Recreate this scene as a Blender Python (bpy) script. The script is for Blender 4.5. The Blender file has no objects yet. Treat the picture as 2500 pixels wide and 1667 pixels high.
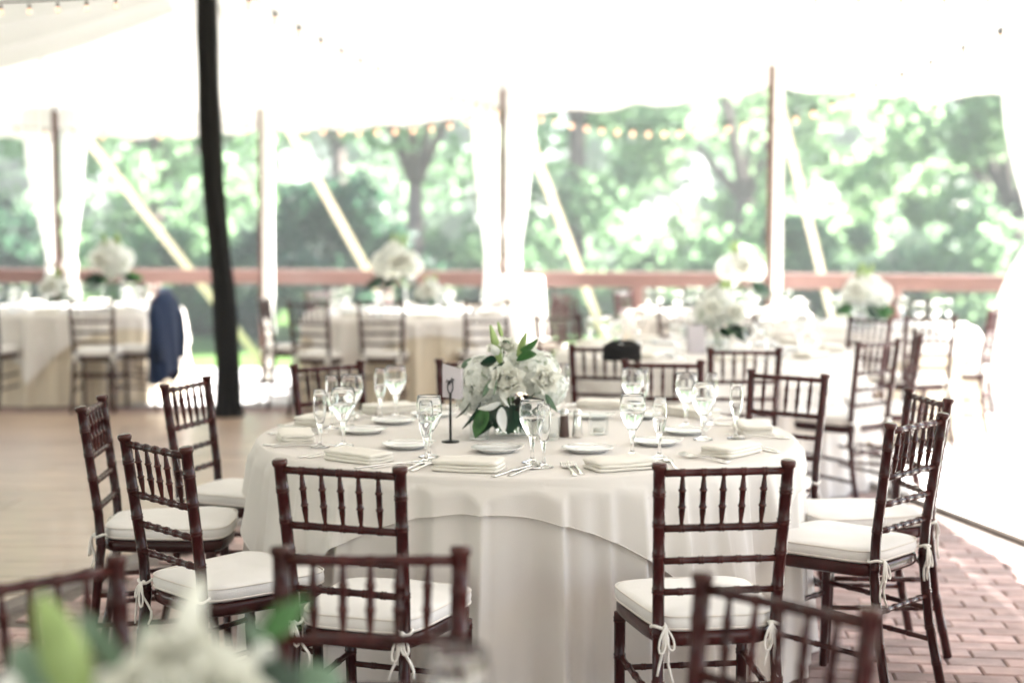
import bpy, bmesh, math, random
from mathutils import Vector, Matrix, noise
rnd = random.Random(7)
PI = math.pi
SC = bpy.context.scene
COL = SC.collection
R = math.radians

# ------------------------------------------------------------------ camera
cam_d = bpy.data.cameras.new('camera')
cam_d.sensor_width = 36.0
cam_d.lens = 53.07
cam_d.clip_end = 2000
cam_d.dof.use_dof = True
cam_d.dof.focus_distance = 4.25
cam_d.dof.aperture_fstop = 1.5
cam_d.dof.aperture_blades = 0
cam = bpy.data.objects.new('camera', cam_d)
cam.location = (0, 0, 1.485)
cam.rotation_euler = (R(90 - 4.436), 0, 0)
COL.objects.link(cam)
SC.camera = cam

# ------------------------------------------------------------------ light
SUN_AZ = R(54)      # from +Y (away from the camera) towards +X (right)
SUN_EL = R(42)
w = bpy.data.worlds.new('World'); SC.world = w; w.use_nodes = True
nt = w.node_tree; bg = nt.nodes['Background']
sky = nt.nodes.new('ShaderNodeTexSky'); sky.sky_type = 'NISHITA'; sky.sun_disc = False
sky.sun_elevation = SUN_EL; sky.sun_rotation = SUN_AZ
sky.air_density = 1.0; sky.dust_density = 0.8; sky.ozone_density = 1.0
nt.links.new(sky.outputs[0], bg.inputs[0]); bg.inputs[1].default_value = 0.05
sd = bpy.data.lights.new('sun', 'SUN'); sd.energy = 5.0; sd.angle = R(0.6); sd.color = (1.0, 0.965, 0.92)
so = bpy.data.objects.new('sun', sd); COL.objects.link(so)
dirv = Vector((math.sin(SUN_AZ) * math.cos(SUN_EL), math.cos(SUN_AZ) * math.cos(SUN_EL), math.sin(SUN_EL)))
so.rotation_euler = dirv.to_track_quat('Z', 'Y').to_euler(); so.location = (6, 10, 20)
SC.view_settings.view_transform = 'Standard'; SC.view_settings.look = 'None'
SC.view_settings.exposure = 3.55; SC.view_settings.gamma = 1.0
SC.view_settings.use_curve_mapping = False
SC.render.engine = 'CYCLES'
SC.cycles.use_denoising = True
SC.cycles.max_bounces = 14; SC.cycles.transmission_bounces = 12; SC.cycles.transparent_max_bounces = 12
SC.cycles.diffuse_bounces = 5; SC.cycles.glossy_bounces = 4
SC.cycles.sample_clamp_indirect = 8.0

# ------------------------------------------------------------------ materials
MATS = {}
def mat(name, col, rough=0.6, metal=0.0, spec=0.5, var=0.0, vscale=8.0, bump=0.0, bscale=60.0, coat=0.0,
        col2=None, stretch=None, objvar=0.0, sheen=0.0, translucent=0.0, tcol=None, emit=None, estr=0.0):
    m = bpy.data.materials.new(name); m.use_nodes = True
    n = m.node_tree.nodes; l = m.node_tree.links
    b = n['Principled BSDF']
    b.inputs['Roughness'].default_value = rough; b.inputs['Metallic'].default_value = metal
    b.inputs['Specular IOR Level'].default_value = spec
    b.inputs['Coat Weight'].default_value = coat; b.inputs['Coat Roughness'].default_value = 0.05
    b.inputs['Sheen Weight'].default_value = sheen
    b.inputs['Base Color'].default_value = (*col, 1)
    if emit:
        b.inputs['Emission Color'].default_value = (*emit, 1); b.inputs['Emission Strength'].default_value = estr
    csock = None
    if var > 0 or col2 or objvar > 0 or bump > 0:
        tc = n.new('ShaderNodeTexCoord'); mp = n.new('ShaderNodeMapping')
        l.new(tc.outputs['Object'], mp.inputs[0])
        if stretch: mp.inputs['Scale'].default_value = stretch
    if var > 0 or col2 or objvar > 0:
        nz = n.new('ShaderNodeTexNoise'); nz.inputs['Scale'].default_value = vscale; nz.inputs['Detail'].default_value = 5
        l.new(mp.outputs[0], nz.inputs[0])
        rp = n.new('ShaderNodeValToRGB')
        c2 = col2 or tuple(min(1, c * (1 + var)) for c in col)
        c1 = col if col2 else tuple(c * (1 - var) for c in col)
        rp.color_ramp.elements[0].position = 0.3; rp.color_ramp.elements[1].position = 0.7
        rp.color_ramp.elements[0].color = (*c1, 1); rp.color_ramp.elements[1].color = (*c2, 1)
        l.new(nz.outputs[0], rp.inputs[0]); csock = rp.outputs[0]
        if objvar > 0:
            oi = n.new('ShaderNodeObjectInfo'); mr = n.new('ShaderNodeMapRange')
            mr.inputs['To Min'].default_value = 1 - objvar; mr.inputs['To Max'].default_value = 1 + objvar
            l.new(oi.outputs['Random'], mr.inputs[0])
            mx = n.new('ShaderNodeMix'); mx.data_type = 'RGBA'; mx.blend_type = 'MULTIPLY'; mx.inputs[0].default_value = 1
            l.new(csock, mx.inputs[6]); l.new(mr.outputs[0], mx.inputs[7]); csock = mx.outputs[2]
        l.new(csock, b.inputs['Base Color'])
    if bump > 0:
        bz = n.new('ShaderNodeTexNoise'); bz.inputs['Scale'].default_value = bscale; bz.inputs['Detail'].default_value = 4
        l.new(mp.outputs[0], bz.inputs[0])
        bp = n.new('ShaderNodeBump'); bp.inputs['Strength'].default_value = bump; bp.inputs['Distance'].default_value = 0.01
        l.new(bz.outputs[0], bp.inputs['Height']); l.new(bp.outputs[0], b.inputs['Normal'])
    if translucent > 0:
        tr = n.new('ShaderNodeBsdfTranslucent'); tr.inputs[0].default_value = (*(tcol or col), 1)
        if csock and not tcol: l.new(csock, tr.inputs[0])
        ms = n.new('ShaderNodeMixShader'); ms.inputs[0].default_value = translucent
        l.new(b.outputs[0], ms.inputs[1]); l.new(tr.outputs[0], ms.inputs[2])
        l.new(ms.outputs[0], n['Material Output'].inputs[0])
    MATS[name] = m
    return m

mat('mahogany', (0.034, 0.0046, 0.0048), 0.22, coat=0.0, spec=0.30, objvar=0.22, var=0.45, vscale=14, stretch=(1, 1, 0.25), bump=0.03, bscale=90)
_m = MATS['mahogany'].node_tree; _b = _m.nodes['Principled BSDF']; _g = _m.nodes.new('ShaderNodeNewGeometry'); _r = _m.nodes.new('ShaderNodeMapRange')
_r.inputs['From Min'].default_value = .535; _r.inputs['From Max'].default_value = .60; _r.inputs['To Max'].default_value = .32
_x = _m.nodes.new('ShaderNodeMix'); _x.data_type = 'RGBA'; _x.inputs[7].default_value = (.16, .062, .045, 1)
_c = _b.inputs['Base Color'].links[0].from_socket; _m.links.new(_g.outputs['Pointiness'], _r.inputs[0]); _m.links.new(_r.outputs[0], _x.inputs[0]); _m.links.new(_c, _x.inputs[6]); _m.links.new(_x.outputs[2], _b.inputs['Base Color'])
mat('ivory_cloth', (0.80, 0.755, 0.71), 0.85, sheen=0.12, spec=0.2, var=0.025, vscale=3, bump=0.10, bscale=350, translucent=0.12)
mat('tan_cloth', (0.74, 0.655, 0.52), 0.85, sheen=0.1, spec=0.2, var=0.03, vscale=3, bump=0.08, bscale=300, translucent=0.12)
mat('cushion_cloth', (0.81, 0.785, 0.755), 0.8, sheen=0.15, spec=0.2, var=0.02, vscale=6, bump=0.12, bscale=220)
mat('piping', (0.78, 0.73, 0.67), 0.8, spec=0.2)
mat('ribbon', (0.84, 0.81, 0.76), 0.6, spec=0.3)
mat('napkin', (0.79, 0.75, 0.68), 0.85, sheen=0.1, spec=0.2, bump=0.15, bscale=260)
mat('canopy', (0.90, 0.89, 0.86), 0.7, spec=0.2, var=0.015, vscale=1.5, translucent=0.034, tcol=(0.84, 0.84, 0.83))
mat('curtain', (0.90, 0.90, 0.88), 0.8, spec=0.2, translucent=0.35, tcol=(0.85, 0.85, 0.84))
mat('strap_white', (0.62, 0.61, 0.60), 0.8)
mat('drape', (0.91, 0.91, 0.92), 0.8, spec=0.2, translucent=0.6)
mat('black_fabric', (0.013, 0.0115, 0.0115), 0.9, spec=0.15, sheen=0.03, var=0.2, vscale=12)
mat('black_metal', (0.012, 0.013, 0.013), 0.35, metal=0.3)
mat('brown_pole', (0.10, 0.040, 0.030), 0.55, var=0.2, vscale=10)
mat('sunlit_white', (0.80, 0.79, 0.76), 0.5, var=0.02)  # sunlit side of the brown tent poles, light put into the colour
mat('strap', (0.66, 0.56, 0.41), 0.7, var=0.1, vscale=20)
mat('rail_wood', (0.185, 0.105, 0.092), 0.5, var=0.2, vscale=6, stretch=(0.2, 1, 1), bump=0.05)
mat('brick', (0.37, 0.255, 0.235), 0.62, var=0.25, vscale=11, objvar=0.34, bump=0.25, bscale=70)
mat('brick_field', (0.33, 0.225, 0.203), 0.72, var=0.4, vscale=5, bump=0.25, bscale=70)
mat('mortar', (0.17, 0.14, 0.125), 0.95, var=0.25, vscale=30, bump=0.3)
mat('dance_wood', (0.40, 0.293, 0.218), 0.38, var=0.22, vscale=7, stretch=(0.5, 3, 1), objvar=0.10, bump=0.03, coat=0.1)
mat('trim', (0.12, 0.095, 0.08), 0.45, var=0.2)
mat('pale_deck', (0.60, 0.58, 0.55), 0.5, var=0.08, vscale=8, stretch=(3, 0.25, 1), objvar=0.06, bump=0.05)
mat('under_deck', (0.22, 0.20, 0.18), 0.9)
mat('paving', (0.46, 0.45, 0.45), 0.7, var=0.08, vscale=5, bump=0.1)
mat('grass', (0.062, 0.115, 0.028), 0.9, spec=0.1, var=0.35, vscale=1.2, bump=0.5, bscale=25)
mat('bark', (0.115, 0.085, 0.07), 0.9, var=0.3, vscale=8, bump=0.5, bscale=18)
for i, (c, t, tc_) in enumerate([((0.13, 0.215, 0.115), .58, (.32, .49, .27)), ((0.14, 0.225, 0.125), .62, (.38, .54, .30)), ((0.10, 0.175, 0.09), .55, (.25, .41, .21)), ((0.034, 0.080, 0.050), .4, (.08, .18, .10))]):
    mat('leaf%d' % i, c, 0.5, spec=0.35, var=0.35, vscale=0.7, translucent=t, tcol=tc_)
mat('porcelain', (0.82, 0.82, 0.81), 0.15, spec=0.6)
mat('silver', (0.78, 0.76, 0.74), 0.18, metal=1.0)
mat('candle', (0.85, 0.83, 0.78), 0.5, translucent=0.3)
mat('card', (0.50, 0.455, 0.475), 0.7)
mat('ink', (0.05, 0.045, 0.05), 0.7)
mat('pepper', (0.10, 0.06, 0.05), 0.6)
mat('petal_white', (0.87, 0.87, 0.84), 0.6, spec=0.25, var=0.03, vscale=30, translucent=0.3)
mat('petal_cream', (0.87, 0.865, 0.80), 0.6, spec=0.25, var=0.04, vscale=30, translucent=0.3)
mat('hydrangea_core', (0.52, 0.58, 0.46), 0.8)
mat('hydrangea', (0.86, 0.87, 0.83), 0.65, spec=0.2, var=0.06, vscale=45, translucent=0.3)
mat('bud_green', (0.34, 0.46, 0.17), 0.45, spec=0.4, var=0.25, vscale=18, translucent=0.1)
mat('leaf_green', (0.050, 0.155, 0.040), 0.38, spec=0.5, var=0.25, vscale=25, translucent=0.2)
mat('leaf_dark', (0.011, 0.042, 0.022), 0.3, spec=0.5, var=0.3, vscale=25)
mat('leaf_sage', (0.16, 0.25, 0.17), 0.55, var=0.15, vscale=25, translucent=0.2)
mat('leaf_brown', (0.020, 0.013, 0.011), 0.5, var=0.3, vscale=40)
mat('stem', (0.07, 0.16, 0.05), 0.5)
mat('navy', (0.015, 0.028, 0.072), 0.8, sheen=0.08, spec=0.2, var=0.15, vscale=20)
mat('navy_lining', (0.10, 0.13, 0.22), 0.5)
mat('bulb', (0.9, 0.6, 0.4), 0.2, emit=(1.0, 0.46, 0.30), estr=0.16)
mat('socket', (0.01, 0.012, 0.011), 0.5)
def glassmat(name, ior, tint=(1, 1, 1), rough=0.0):
    m = bpy.data.materials.new(name); m.use_nodes = True
    b = m.node_tree.nodes['Principled BSDF']
    b.inputs['Base Color'].default_value = (*tint, 1); b.inputs['Roughness'].default_value = rough
    b.inputs['IOR'].default_value = ior; b.inputs['Transmission Weight'].default_value = 1.0
    MATS[name] = m
glassmat('glass', 1.47, (0.985, 0.99, 0.99)); glassmat('water', 1.33)
def thin_glass(name):
    m = bpy.data.materials.new(name); m.use_nodes = True; n = m.node_tree.nodes; l = m.node_tree.links
    n.remove(n['Principled BSDF']); t = n.new('ShaderNodeBsdfTransparent'); t.inputs[0].default_value = (.97, .98, .98, 1)
    g_ = n.new('ShaderNodeBsdfGlossy'); g_.inputs['Roughness'].default_value = .02
    lw = n.new('ShaderNodeLayerWeight'); lw.inputs[0].default_value = .5; fr = n.new('ShaderNodeMath'); fr.operation = 'POWER'; fr.inputs[1].default_value = 3.5; l.new(lw.outputs['Facing'], fr.inputs[0]); mx = n.new('ShaderNodeMixShader')
    l.new(fr.outputs[0], mx.inputs[0]); l.new(t.outputs[0], mx.inputs[1]); l.new(g_.outputs[0], mx.inputs[2]); l.new(mx.outputs[0], n['Material Output'].inputs[0]); MATS[name] = m
thin_glass('thin_glass')

# ------------------------------------------------------------------ mesh helpers
def mesh(name, v, f, m, smooth=True):
    me = bpy.data.meshes.new(name); me.from_pydata([tuple(p) for p in v], [], f)
    me.materials.append(MATS[m])
    if smooth: me.polygons.foreach_set('use_smooth', [True] * len(me.polygons))
    me.update(); return me
def obj(name, me, parent=None, loc=None, rot=None):
    o = bpy.data.objects.new(name, me); COL.objects.link(o)
    if parent: o.parent = parent
    if loc is not None: o.location = loc
    if rot is not None: o.rotation_euler = rot
    return o
def mk(name, v, f, m, parent=None, smooth=True, loc=None, rot=None):
    return obj(name, mesh(name, v, f, m, smooth), parent, loc, rot)
def tag(o, label, cat, group=None):
    o['label'] = label; o['category'] = cat
    if group: o['group'] = group
    return o
def thing(name, label, cat, loc=(0, 0, 0), rz=0.0, group=None):
    o = bpy.data.objects.new(name, None); COL.objects.link(o); o.empty_display_size = 0.05
    o.location = loc; o.rotation_euler = (0, 0, rz)
    return tag(o, label, cat, group)
def struct(o): o['kind'] = 'structure'; return o
def copy_tree(o, parent=None):
    c = o.copy(); COL.objects.link(c)
    if parent: c.parent = parent
    for ch in list(o.children): copy_tree(ch, c)
    return c

class MB:
    def __init__(s): s.v = []; s.f = []
    def add(s, v, f):
        k = len(s.v); s.v += [tuple(p) for p in v]; s.f += [tuple(i + k for i in q) for q in f]; return s
    def box(s, x0, x1, y0, y1, z0, z1):
        v = [(x0, y0, z0), (x1, y0, z0), (x1, y1, z0), (x0, y1, z0), (x0, y0, z1), (x1, y0, z1), (x1, y1, z1), (x0, y1, z1)]
        return s.add(v, [(3, 2, 1, 0), (4, 5, 6, 7), (0, 1, 5, 4), (1, 2, 6, 5), (2, 3, 7, 6), (3, 0, 4, 7)])
    def tube(s, path, rad, n=8, cap=True):
        path = [Vector(p) for p in path]; N = len(path)
        rr = rad if isinstance(rad, (list, tuple)) else [rad] * N
        v = []; up = None
        for i, p in enumerate(path):
            t = (path[min(i + 1, N - 1)] - path[max(i - 1, 0)])
            if t.length < 1e-9: t = Vector((0, 0, 1))
            t.normalize()
            if up is None:
                up = Vector((0, 0, 1)) if abs(t.z) < 0.9 else Vector((1, 0, 0))
            a = up - t * up.dot(t)
            if a.length < 1e-6: a = Vector((0, 1, 0)) - t * t.y
            a.normalize(); up = a; b = t.cross(a)
            for k in range(n):
                q = 2 * PI * k / n
                v.append(p + (a * math.cos(q) + b * math.sin(q)) * rr[i])
        f = []
        for i in range(N - 1):
            for k in range(n):
                k2 = (k + 1) % n
                f.append((i * n + k, i * n + k2, (i + 1) * n + k2, (i + 1) * n + k))
        if cap:
            f.append(tuple(range(n - 1, -1, -1))); f.append(tuple((N - 1) * n + k for k in range(n)))
        return s.add(v, f)
    def lathe(s, prof, n=24, ox=0, oy=0):
        v = []; f = []
        for r, z in prof:
            for k in range(n):
                q = 2 * PI * k / n; v.append((ox + r * math.cos(q), oy + r * math.sin(q), z))
        for i in range(len(prof) - 1):
            for k in range(n):
                k2 = (k + 1) % n
                f.append((i * n + k, i * n + k2, (i + 1) * n + k2, (i + 1) * n + k))
        if prof[0][0] > 1e-5: f.append(tuple(range(n - 1, -1, -1)))
        if prof[-1][0] > 1e-5: f.append(tuple((len(prof) - 1) * n + k for k in range(n)))
        return s.add(v, f)
    def grid(s, fn, nu, nv, closed_u=False):
        v = []; f = []
        for j in range(nv + 1):
            for i in range(nu if closed_u else nu + 1): v.append(fn(i / nu, j / nv))
        W = nu if closed_u else nu + 1
        for j in range(nv):
            for i in range(nu):
                i2 = (i + 1) % W
                f.append((j * W + i, j * W + i2, (j + 1) * W + i2, (j + 1) * W + i))
        return s.add(v, f)
    def build(s, name, m, parent=None, smooth=True, loc=None, rot=None):
        return mk(name, s.v, s.f, m, parent, smooth, loc, rot)
    def mesh(s, name, m, smooth=True): return mesh(name, s.v, s.f, m, smooth)

def lerp(a, b, t): return a + (b - a) * t
def polyint(P, z):
    for a, b in zip(P, P[1:]):
        if a[2] <= z <= b[2] + 1e-9:
            t = (z - a[2]) / (b[2] - a[2]); return tuple(lerp(a[i], b[i], t) for i in range(3))
    return P[-1]
def ringed(mb, path, r0, r1, rings, bump=0.003, n=10, ends=()):
    """turned bamboo-style rod along a polyline, with raised rings at the given arclengths"""
    P = [Vector(p) for p in path]; cum = [0]
    for a, b in zip(P, P[1:]): cum.append(cum[-1] + (b - a).length)
    L = cum[-1]
    def pos(s):
        for i in range(len(P) - 1):
            if s <= cum[i + 1] + 1e-9: return P[i].lerp(P[i + 1], (s - cum[i]) / max(1e-9, cum[i + 1] - cum[i]))
        return P[-1]
    S = [(c, 0) for c in cum]
    for q in rings:
        S += [(q - .008, 0), (q - .0045, bump), (q - .001, bump * .3), (q + .001, bump * .3), (q + .0045, bump), (q + .008, 0)]
    S += list(ends)
    S = sorted([x for x in S if -1e-6 <= x[0] <= L + 1e-6])
    mb.tube([pos(s) for s, _ in S], [lerp(r0, r1, s / L) + b for s, b in S], n)
    return mb

# ================================================================== SETTING
g = MB().grid(lambda u, v: (lerp(-150, 150, u), lerp(-60, 200, v), -0.24), 8, 8).build('ground', 'grass')
struct(g)
# beds the floors lie on
TH = R(-6.5)
def LB(y): return -1.757 + 0.328 * (y - 6.483)          # right edge of the dance floor
def RB(y): return 2.198 - 0.215 * (y - 7.89)            # left edge of the pale deck
base = MB().box(-18, 6.5, -22, 15.6, -0.22, -0.045).build('floor_bed', 'mortar', smooth=False); struct(base)

brick_root = MB().box(-17.9, 6.4, -21.9, 12.3, -0.044, -0.012).build('brick_floor', 'mortar', smooth=False); struct(brick_root)
bl, bw = 0.200, 0.100
def brick_mb(mb, cx, cy, dz, tilt, l=0.1955, wd=0.0962):
    c, s = math.cos(TH), math.sin(TH); b = 0.006
    def T(x, y, z): return (cx + x * c - y * s, cy + x * s + y * c, z + dz + tilt * x)
    hx, hy = l / 2, wd / 2
    v = [T(-hx, -hy, -.011), T(hx, -hy, -.011), T(hx, hy, -.011), T(-hx, hy, -.011),
         T(-hx, -hy, -.005), T(hx, -hy, -.005), T(hx, hy, -.005), T(-hx, hy, -.005),
         T(-hx + b, -hy + b, 0), T(hx - b, -hy + b, 0), T(hx - b, hy - b, 0), T(-hx + b, hy - b, 0)]
    f = [(8, 9, 10, 11)] + [(i, (i + 1) % 4, 4 + (i + 1) % 4, 4 + i) for i in range(4)] + [(4 + i, 4 + (i + 1) % 4, 8 + (i + 1) % 4, 8 + i) for i in range(4)]
    return mb.add(v, f)
bricks = []
c, s = math.cos(TH), math.sin(TH)
for j in range(-10, 145):
    for i in range(-55, 45):
        u = (i + 0.5 * (j % 2)) * bl; vv = j * bw
        x = u * c - vv * s; y = u * s + vv * c
        if not (2.2 < y < 12.2) or x < -8.5: continue
        if y < 11.72 and x - .13 < LB(y) + .07: continue
        if x + .13 > RB(y): continue
        if abs(x) > 0.36 * y + 0.6: continue
        bricks.append((x, y))
def vis(b):
    x, y = b
    if y < 4.95 or abs(x) > 0.335 * y: return 99 + y
    if math.hypot(x - .05, y - 5.2) < 1.0: return 50 + y
    if abs(x) < 0.8 and y < 5.2: return 40 + y
    return y
bricks.sort(key=vis)
proto = [brick_mb(MB(), 0, 0, 0, 0, 0.1955 + d, 0.0962).mesh('brick', 'brick', False) for d in (0, -.005, .002)]
for k, (x, y) in enumerate(bricks[:300]):
    o = obj('brick', proto[k % 3], brick_root, (x, y, rnd.uniform(-.0025, .002)), (rnd.uniform(-.012, .012), rnd.uniform(-.012, .012), rnd.uniform(-.01, .01)))
mb = MB()
for x, y in bricks[300:]: brick_mb(mb, x, y, rnd.uniform(-.0025, .002), rnd.uniform(-.012, .012))
o = mb.build('brick_field', 'brick_field', brick_root, False); o['kind'] = 'stuff'

# dance floor, boards of tan wood with a dark edge strip
df = MB().add([(-9, 2.6, -.011), (LB(2.6), 2.6, -.011), (LB(11.7), 11.7, -.011), (-9, 11.7, -.011),
               (-9, 2.6, .006), (LB(2.6), 2.6, .006), (LB(11.7), 11.7, .006), (-9, 11.7, .006)],
              [(3, 2, 1, 0), (4, 5, 6, 7), (0, 1, 5, 4), (1, 2, 6, 5), (2, 3, 7, 6), (3, 0, 4, 7)]).build('dance_floor', 'under_deck', smooth=False); struct(df)
pw = 0.30
j = 0; y = 2.62
while y < 11.68:
    y1 = min(y + pw, 11.69); x1 = LB((y + y1) / 2) - .012; k = 0
    while x1 > -7.6:
        L = 2.1 if k else 1.0 + 1.1 * ((j * 0.37) % 1)
        x0 = x1 - L
        xa = LB(y) - .012 if k == 0 else x1; xb = LB(y1) - .012 if k == 0 else x1
        if x1 > -0.37 * y1 - .7:
            gq = .0025; z0, z1 = .0075, .0165 + rnd.uniform(-.0006, .0006)
            v = [(x0 + gq, y + gq, z0), (xa - gq, y + gq, z0), (xb - gq, y1 - gq, z0), (x0 + gq, y1 - gq, z0)]
            v += [(p[0], p[1], z1) for p in v]
            mk('board', v, [(3, 2, 1, 0), (4, 5, 6, 7), (0, 1, 5, 4), (1, 2, 6, 5), (2, 3, 7, 6), (3, 0, 4, 7)], 'dance_wood', df, False)
        x1 = x0; k += 1
    y = y1 + 1e-4; j += 1
    if y > 11.66: break
mb = MB()
a0, a1 = 2.6, 11.7
mb.add([(LB(a0) + .002, a0, -.010), (LB(a0) + .075, a0, -.010), (LB(a1) + .075, a1, -.010), (LB(a1) + .002, a1, -.010),
        (LB(a0) + .002, a0, .0185), (LB(a0) + .060, a0, .004), (LB(a1) + .060, a1, .004), (LB(a1) + .002, a1, .0185)],
       [(4, 5, 6, 7), (0, 1, 5, 4), (1, 2, 6, 5), (2, 3, 7, 6), (3, 0, 4, 7)]).build('edge_strip', 'trim', df, False)

# pale deck on the right
dk = MB().add([(RB(3), 3, -.011), (6.4, 3, -.011), (6.4, 12.3, -.011), (RB(12.3), 12.3, -.011),
               (RB(3), 3, .004), (6.4, 3, .004), (6.4, 12.3, .004), (RB(12.3), 12.3, .004)],
              [(3, 2, 1, 0), (4, 5, 6, 7), (0, 1, 5, 4), (1, 2, 6, 5), (2, 3, 7, 6), (3, 0, 4, 7)]).build('pale_deck', 'under_deck', smooth=False); struct(dk)
dvec = Vector((-0.215, 1, 0)).normalized(); nvec = Vector((dvec.y, -dvec.x, 0))
p0 = Vector((RB(3), 3, 0))
for i in range(26):
    for (a, b) in ((0.02, 4.2 + .6 * (i % 3)), (4.2 + .6 * (i % 3) + .005, 9.4)):
        A = p0 + nvec * (i * .14 + .002) + dvec * a; B = p0 + nvec * ((i + 1) * .14 - .005) + dvec * a
        C = p0 + nvec * ((i + 1) * .14 - .005) + dvec * b; D = p0 + nvec * (i * .14 + .002) + dvec * b
        if A.x > 0.36 * C.y + 1.4: continue
        v = [(*q.xy, .006) for q in (A, B, C, D)] + [(*q.xy, .022 + (i % 5) * .0004) for q in (A, B, C, D)]
        mk('plank', v, [(3, 2, 1, 0), (4, 5, 6, 7), (0, 1, 5, 4), (1, 2, 6, 5), (2, 3, 7, 6), (3, 0, 4, 7)], 'pale_deck', dk, False)

# paved strip by the railing: slabs
pv = MB().box(-17.9, 6.4, 12.305, 15.55, -.044, -.008).build('paving', 'mortar', smooth=False); struct(pv)
for i in range(-9, 5):
    for j in range(3):
        if abs(i * 1.0) > 6.5: continue
        MB().box(i + .006, i + .994, 12.31 + j * 1.08 + .006, 12.31 + (j + 1) * 1.08 - .006, -.007, .002 + rnd.uniform(0, .002)).build('slab', 'paving', pv, False)

# ================================================================== TENT
CEN = Vector((-2.2, 4.0, 0))
EAVE = [(-9.5, 14.6, 2.55), (-6.8, 14.75, 2.55), (-4.34, 14.6, 2.58), (-2.32, 14.3, 2.60), (-.085, 13.8, 2.72), (2.28, 13.3, 2.90), (4.5, 12.5, 2.80),
        (4.3, 9.5, 2.62), (4.2, 6.0, 2.6), (4.2, 2.0, 2.6), (4.2, -3, 2.6), (4.2, -10, 2.6), (4.2, -20, 2.6), (-2, -21, 2.6), (-9, -21, 2.6), (-16, -20, 2.6),
        (-17, -10, 2.6), (-17, 0, 2.6), (-17, 8, 2.6), (-15, 13, 2.55)]  # left and rear eaves pushed out, unseen, to darken camera-facing surfaces
tent = thing('tent_canopy', 'large white tent canopy with scalloped edge spanning over all the tables', 'tent', (0, 0, 0))
SUBD = 14
ring = []
for i, a in enumerate(EAVE):
    b = EAVE[(i + 1) % len(EAVE)]
    for k in range(SUBD):
        t = k / SUBD; sag = -0.06 * math.sin(PI * t)
        ring.append((Vector((lerp(a[0], b[0], t), lerp(a[1], b[1], t), lerp(a[2], b[2], t) + sag)), i + t))
def canopy_pt(i, s_):
    p, q = ring[i % len(ring)]
    x = lerp(p.x, CEN.x, s_); y = lerp(p.y, CEN.y, s_)
    z = p.z + 2.5 * (1 - (1 - s_) ** 1.25)
    z += (0.05 * math.sin(q * 2 * PI * 3.0 + 1.5 * math.sin(q * 2.1)) + .02 * math.sin(q * 2 * PI * 6.3)) * min(1, s_ * 8) * (1 - s_)
    z -= 0.10 * math.sin(PI * min(1, s_ * 2.2)) * (1 - s_)
    return Vector((x, y, z))
NR = len(ring); NS = 22
mb = MB(); mb.grid(lambda u, v: canopy_pt(round(u * NR), (v ** 1.3) * 0.985), NR, NS, True)
mb.build('roof_fabric', 'canopy', tent)
for i in range(len(EAVE)):
    MB().tube([canopy_pt(i * SUBD, q / 24 * .8) - Vector((0, 0, .012)) for q in range(1, 25)], .016, 6).build('seam_webbing', 'strap_white', tent)
# valance: hanging strip with scallops
mb = MB()
def val(u, v):
    i = round(u * NR) % NR; p, q = ring[i]
    fr = q % 1.0
    drop = 0.19 + 0.055 * abs(math.sin(q * PI * 4))
    out = Vector((p.x - CEN.x, p.y - CEN.y, 0)).normalized() * (0.012 * math.sin(q * 40) * v + .004)
    return (p.x + out.x, p.y + out.y, p.z - drop * v)
mb.grid(val, NR, 4, True); mb.build('valance', 'canopy', tent)

# gathered ceiling swags nearer the camera
def swag(x0, x1, ya, yb, zl, zr, sl, sr, ph, bands, label):
    def fn(u, v):
        y = lerp(ya, yb, v); x = lerp(x0, x1, u)
        z = lerp(zl, zr, u) - 0.10 * math.sin(PI * u) * (1 - .4 * v) + v * (ya - yb) * lerp(sl, sr, u)
        a = v * bands * 2 * PI + ph + 1.2 * math.sin(v * 7 + u * 2)
        z += 0.022 * math.sin(a) * (.5 + .5 * math.sin(PI * (0.15 + .7 * u)))
        return (x, y + .03 * math.cos(a), z)
    mb = MB(); mb.grid(fn, 40, 130)
    o = mb.build('ceiling_swag', 'drape'); tag(o, label, 'fabric swag', 'gathered ceiling swags'); return o
swag(1.75, 3.75, 10.2, 8.9, 2.96, 2.66, .14, .34, 0, 6, 'gathered off-white ceiling swag in the top right corner under the canopy')
swag(-4.9, -2.45, 11.2, 9.7, 2.42, 3.02, .5, .16, 1.4, 6, 'gathered off-white ceiling swag in the top left corner under the canopy')

# poles
def pole(x, y, top, name, label, r, m, extra=None):
    t = thing(name, label, 'tent pole', (x, y, 0), 0, 'poles holding up the tent edge')
    MB().tube([(0, 0, .03), (0, 0, top)], r, 14).build('shaft', m, t)
    MB().box(-.11, .11, -.11, .11, 0, .03).build('base_plate', 'black_metal', t, False)
    MB().tube([(0, 0, top), (0, 0, top + .08)], r * .4, 8).build('spike', 'black_metal', t)
    return t
def wpole(x, y, top, label):
    t = thing('tent_pole', label, 'tent pole', (x, y, 0), 0, 'poles holding up the tent edge')
    MB().box(-.060, -.022, -.05, .05, .03, top).build('post', 'brown_pole', t, False)
    MB().box(-.0215, .062, -.052, .052, .031, top - .01).build('sunlit_face', 'sunlit_white', t, False)  # sun on the brown pole, built in as a white strip
    MB().box(-.12, .16, -.11, .11, 0, .03).build('base_plate', 'black_metal', t, False)
    return t
pole(-4.34, 14.45, 2.55, 'tent_pole', 'thin dark tent pole between the left tied white curtains', .03, 'brown_pole')
wpole(-2.30, 14.15, 2.55, 'square tent pole, brown with right side coloured as sunlit, just right of black draped pole')
pole(-.085, 13.62, 2.68, 'tent_pole', 'thin dark tent pole between the centre tied white curtains', .024, 'brown_pole')
wpole(2.28, 13.15, 2.85, 'square tent pole, brown with right side coloured as sunlit, between centre and right curtains')
pole(4.42, 12.4, 2.76, 'tent_pole', 'tent pole inside the curtain at the right edge', .03, 'brown_pole')

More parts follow.
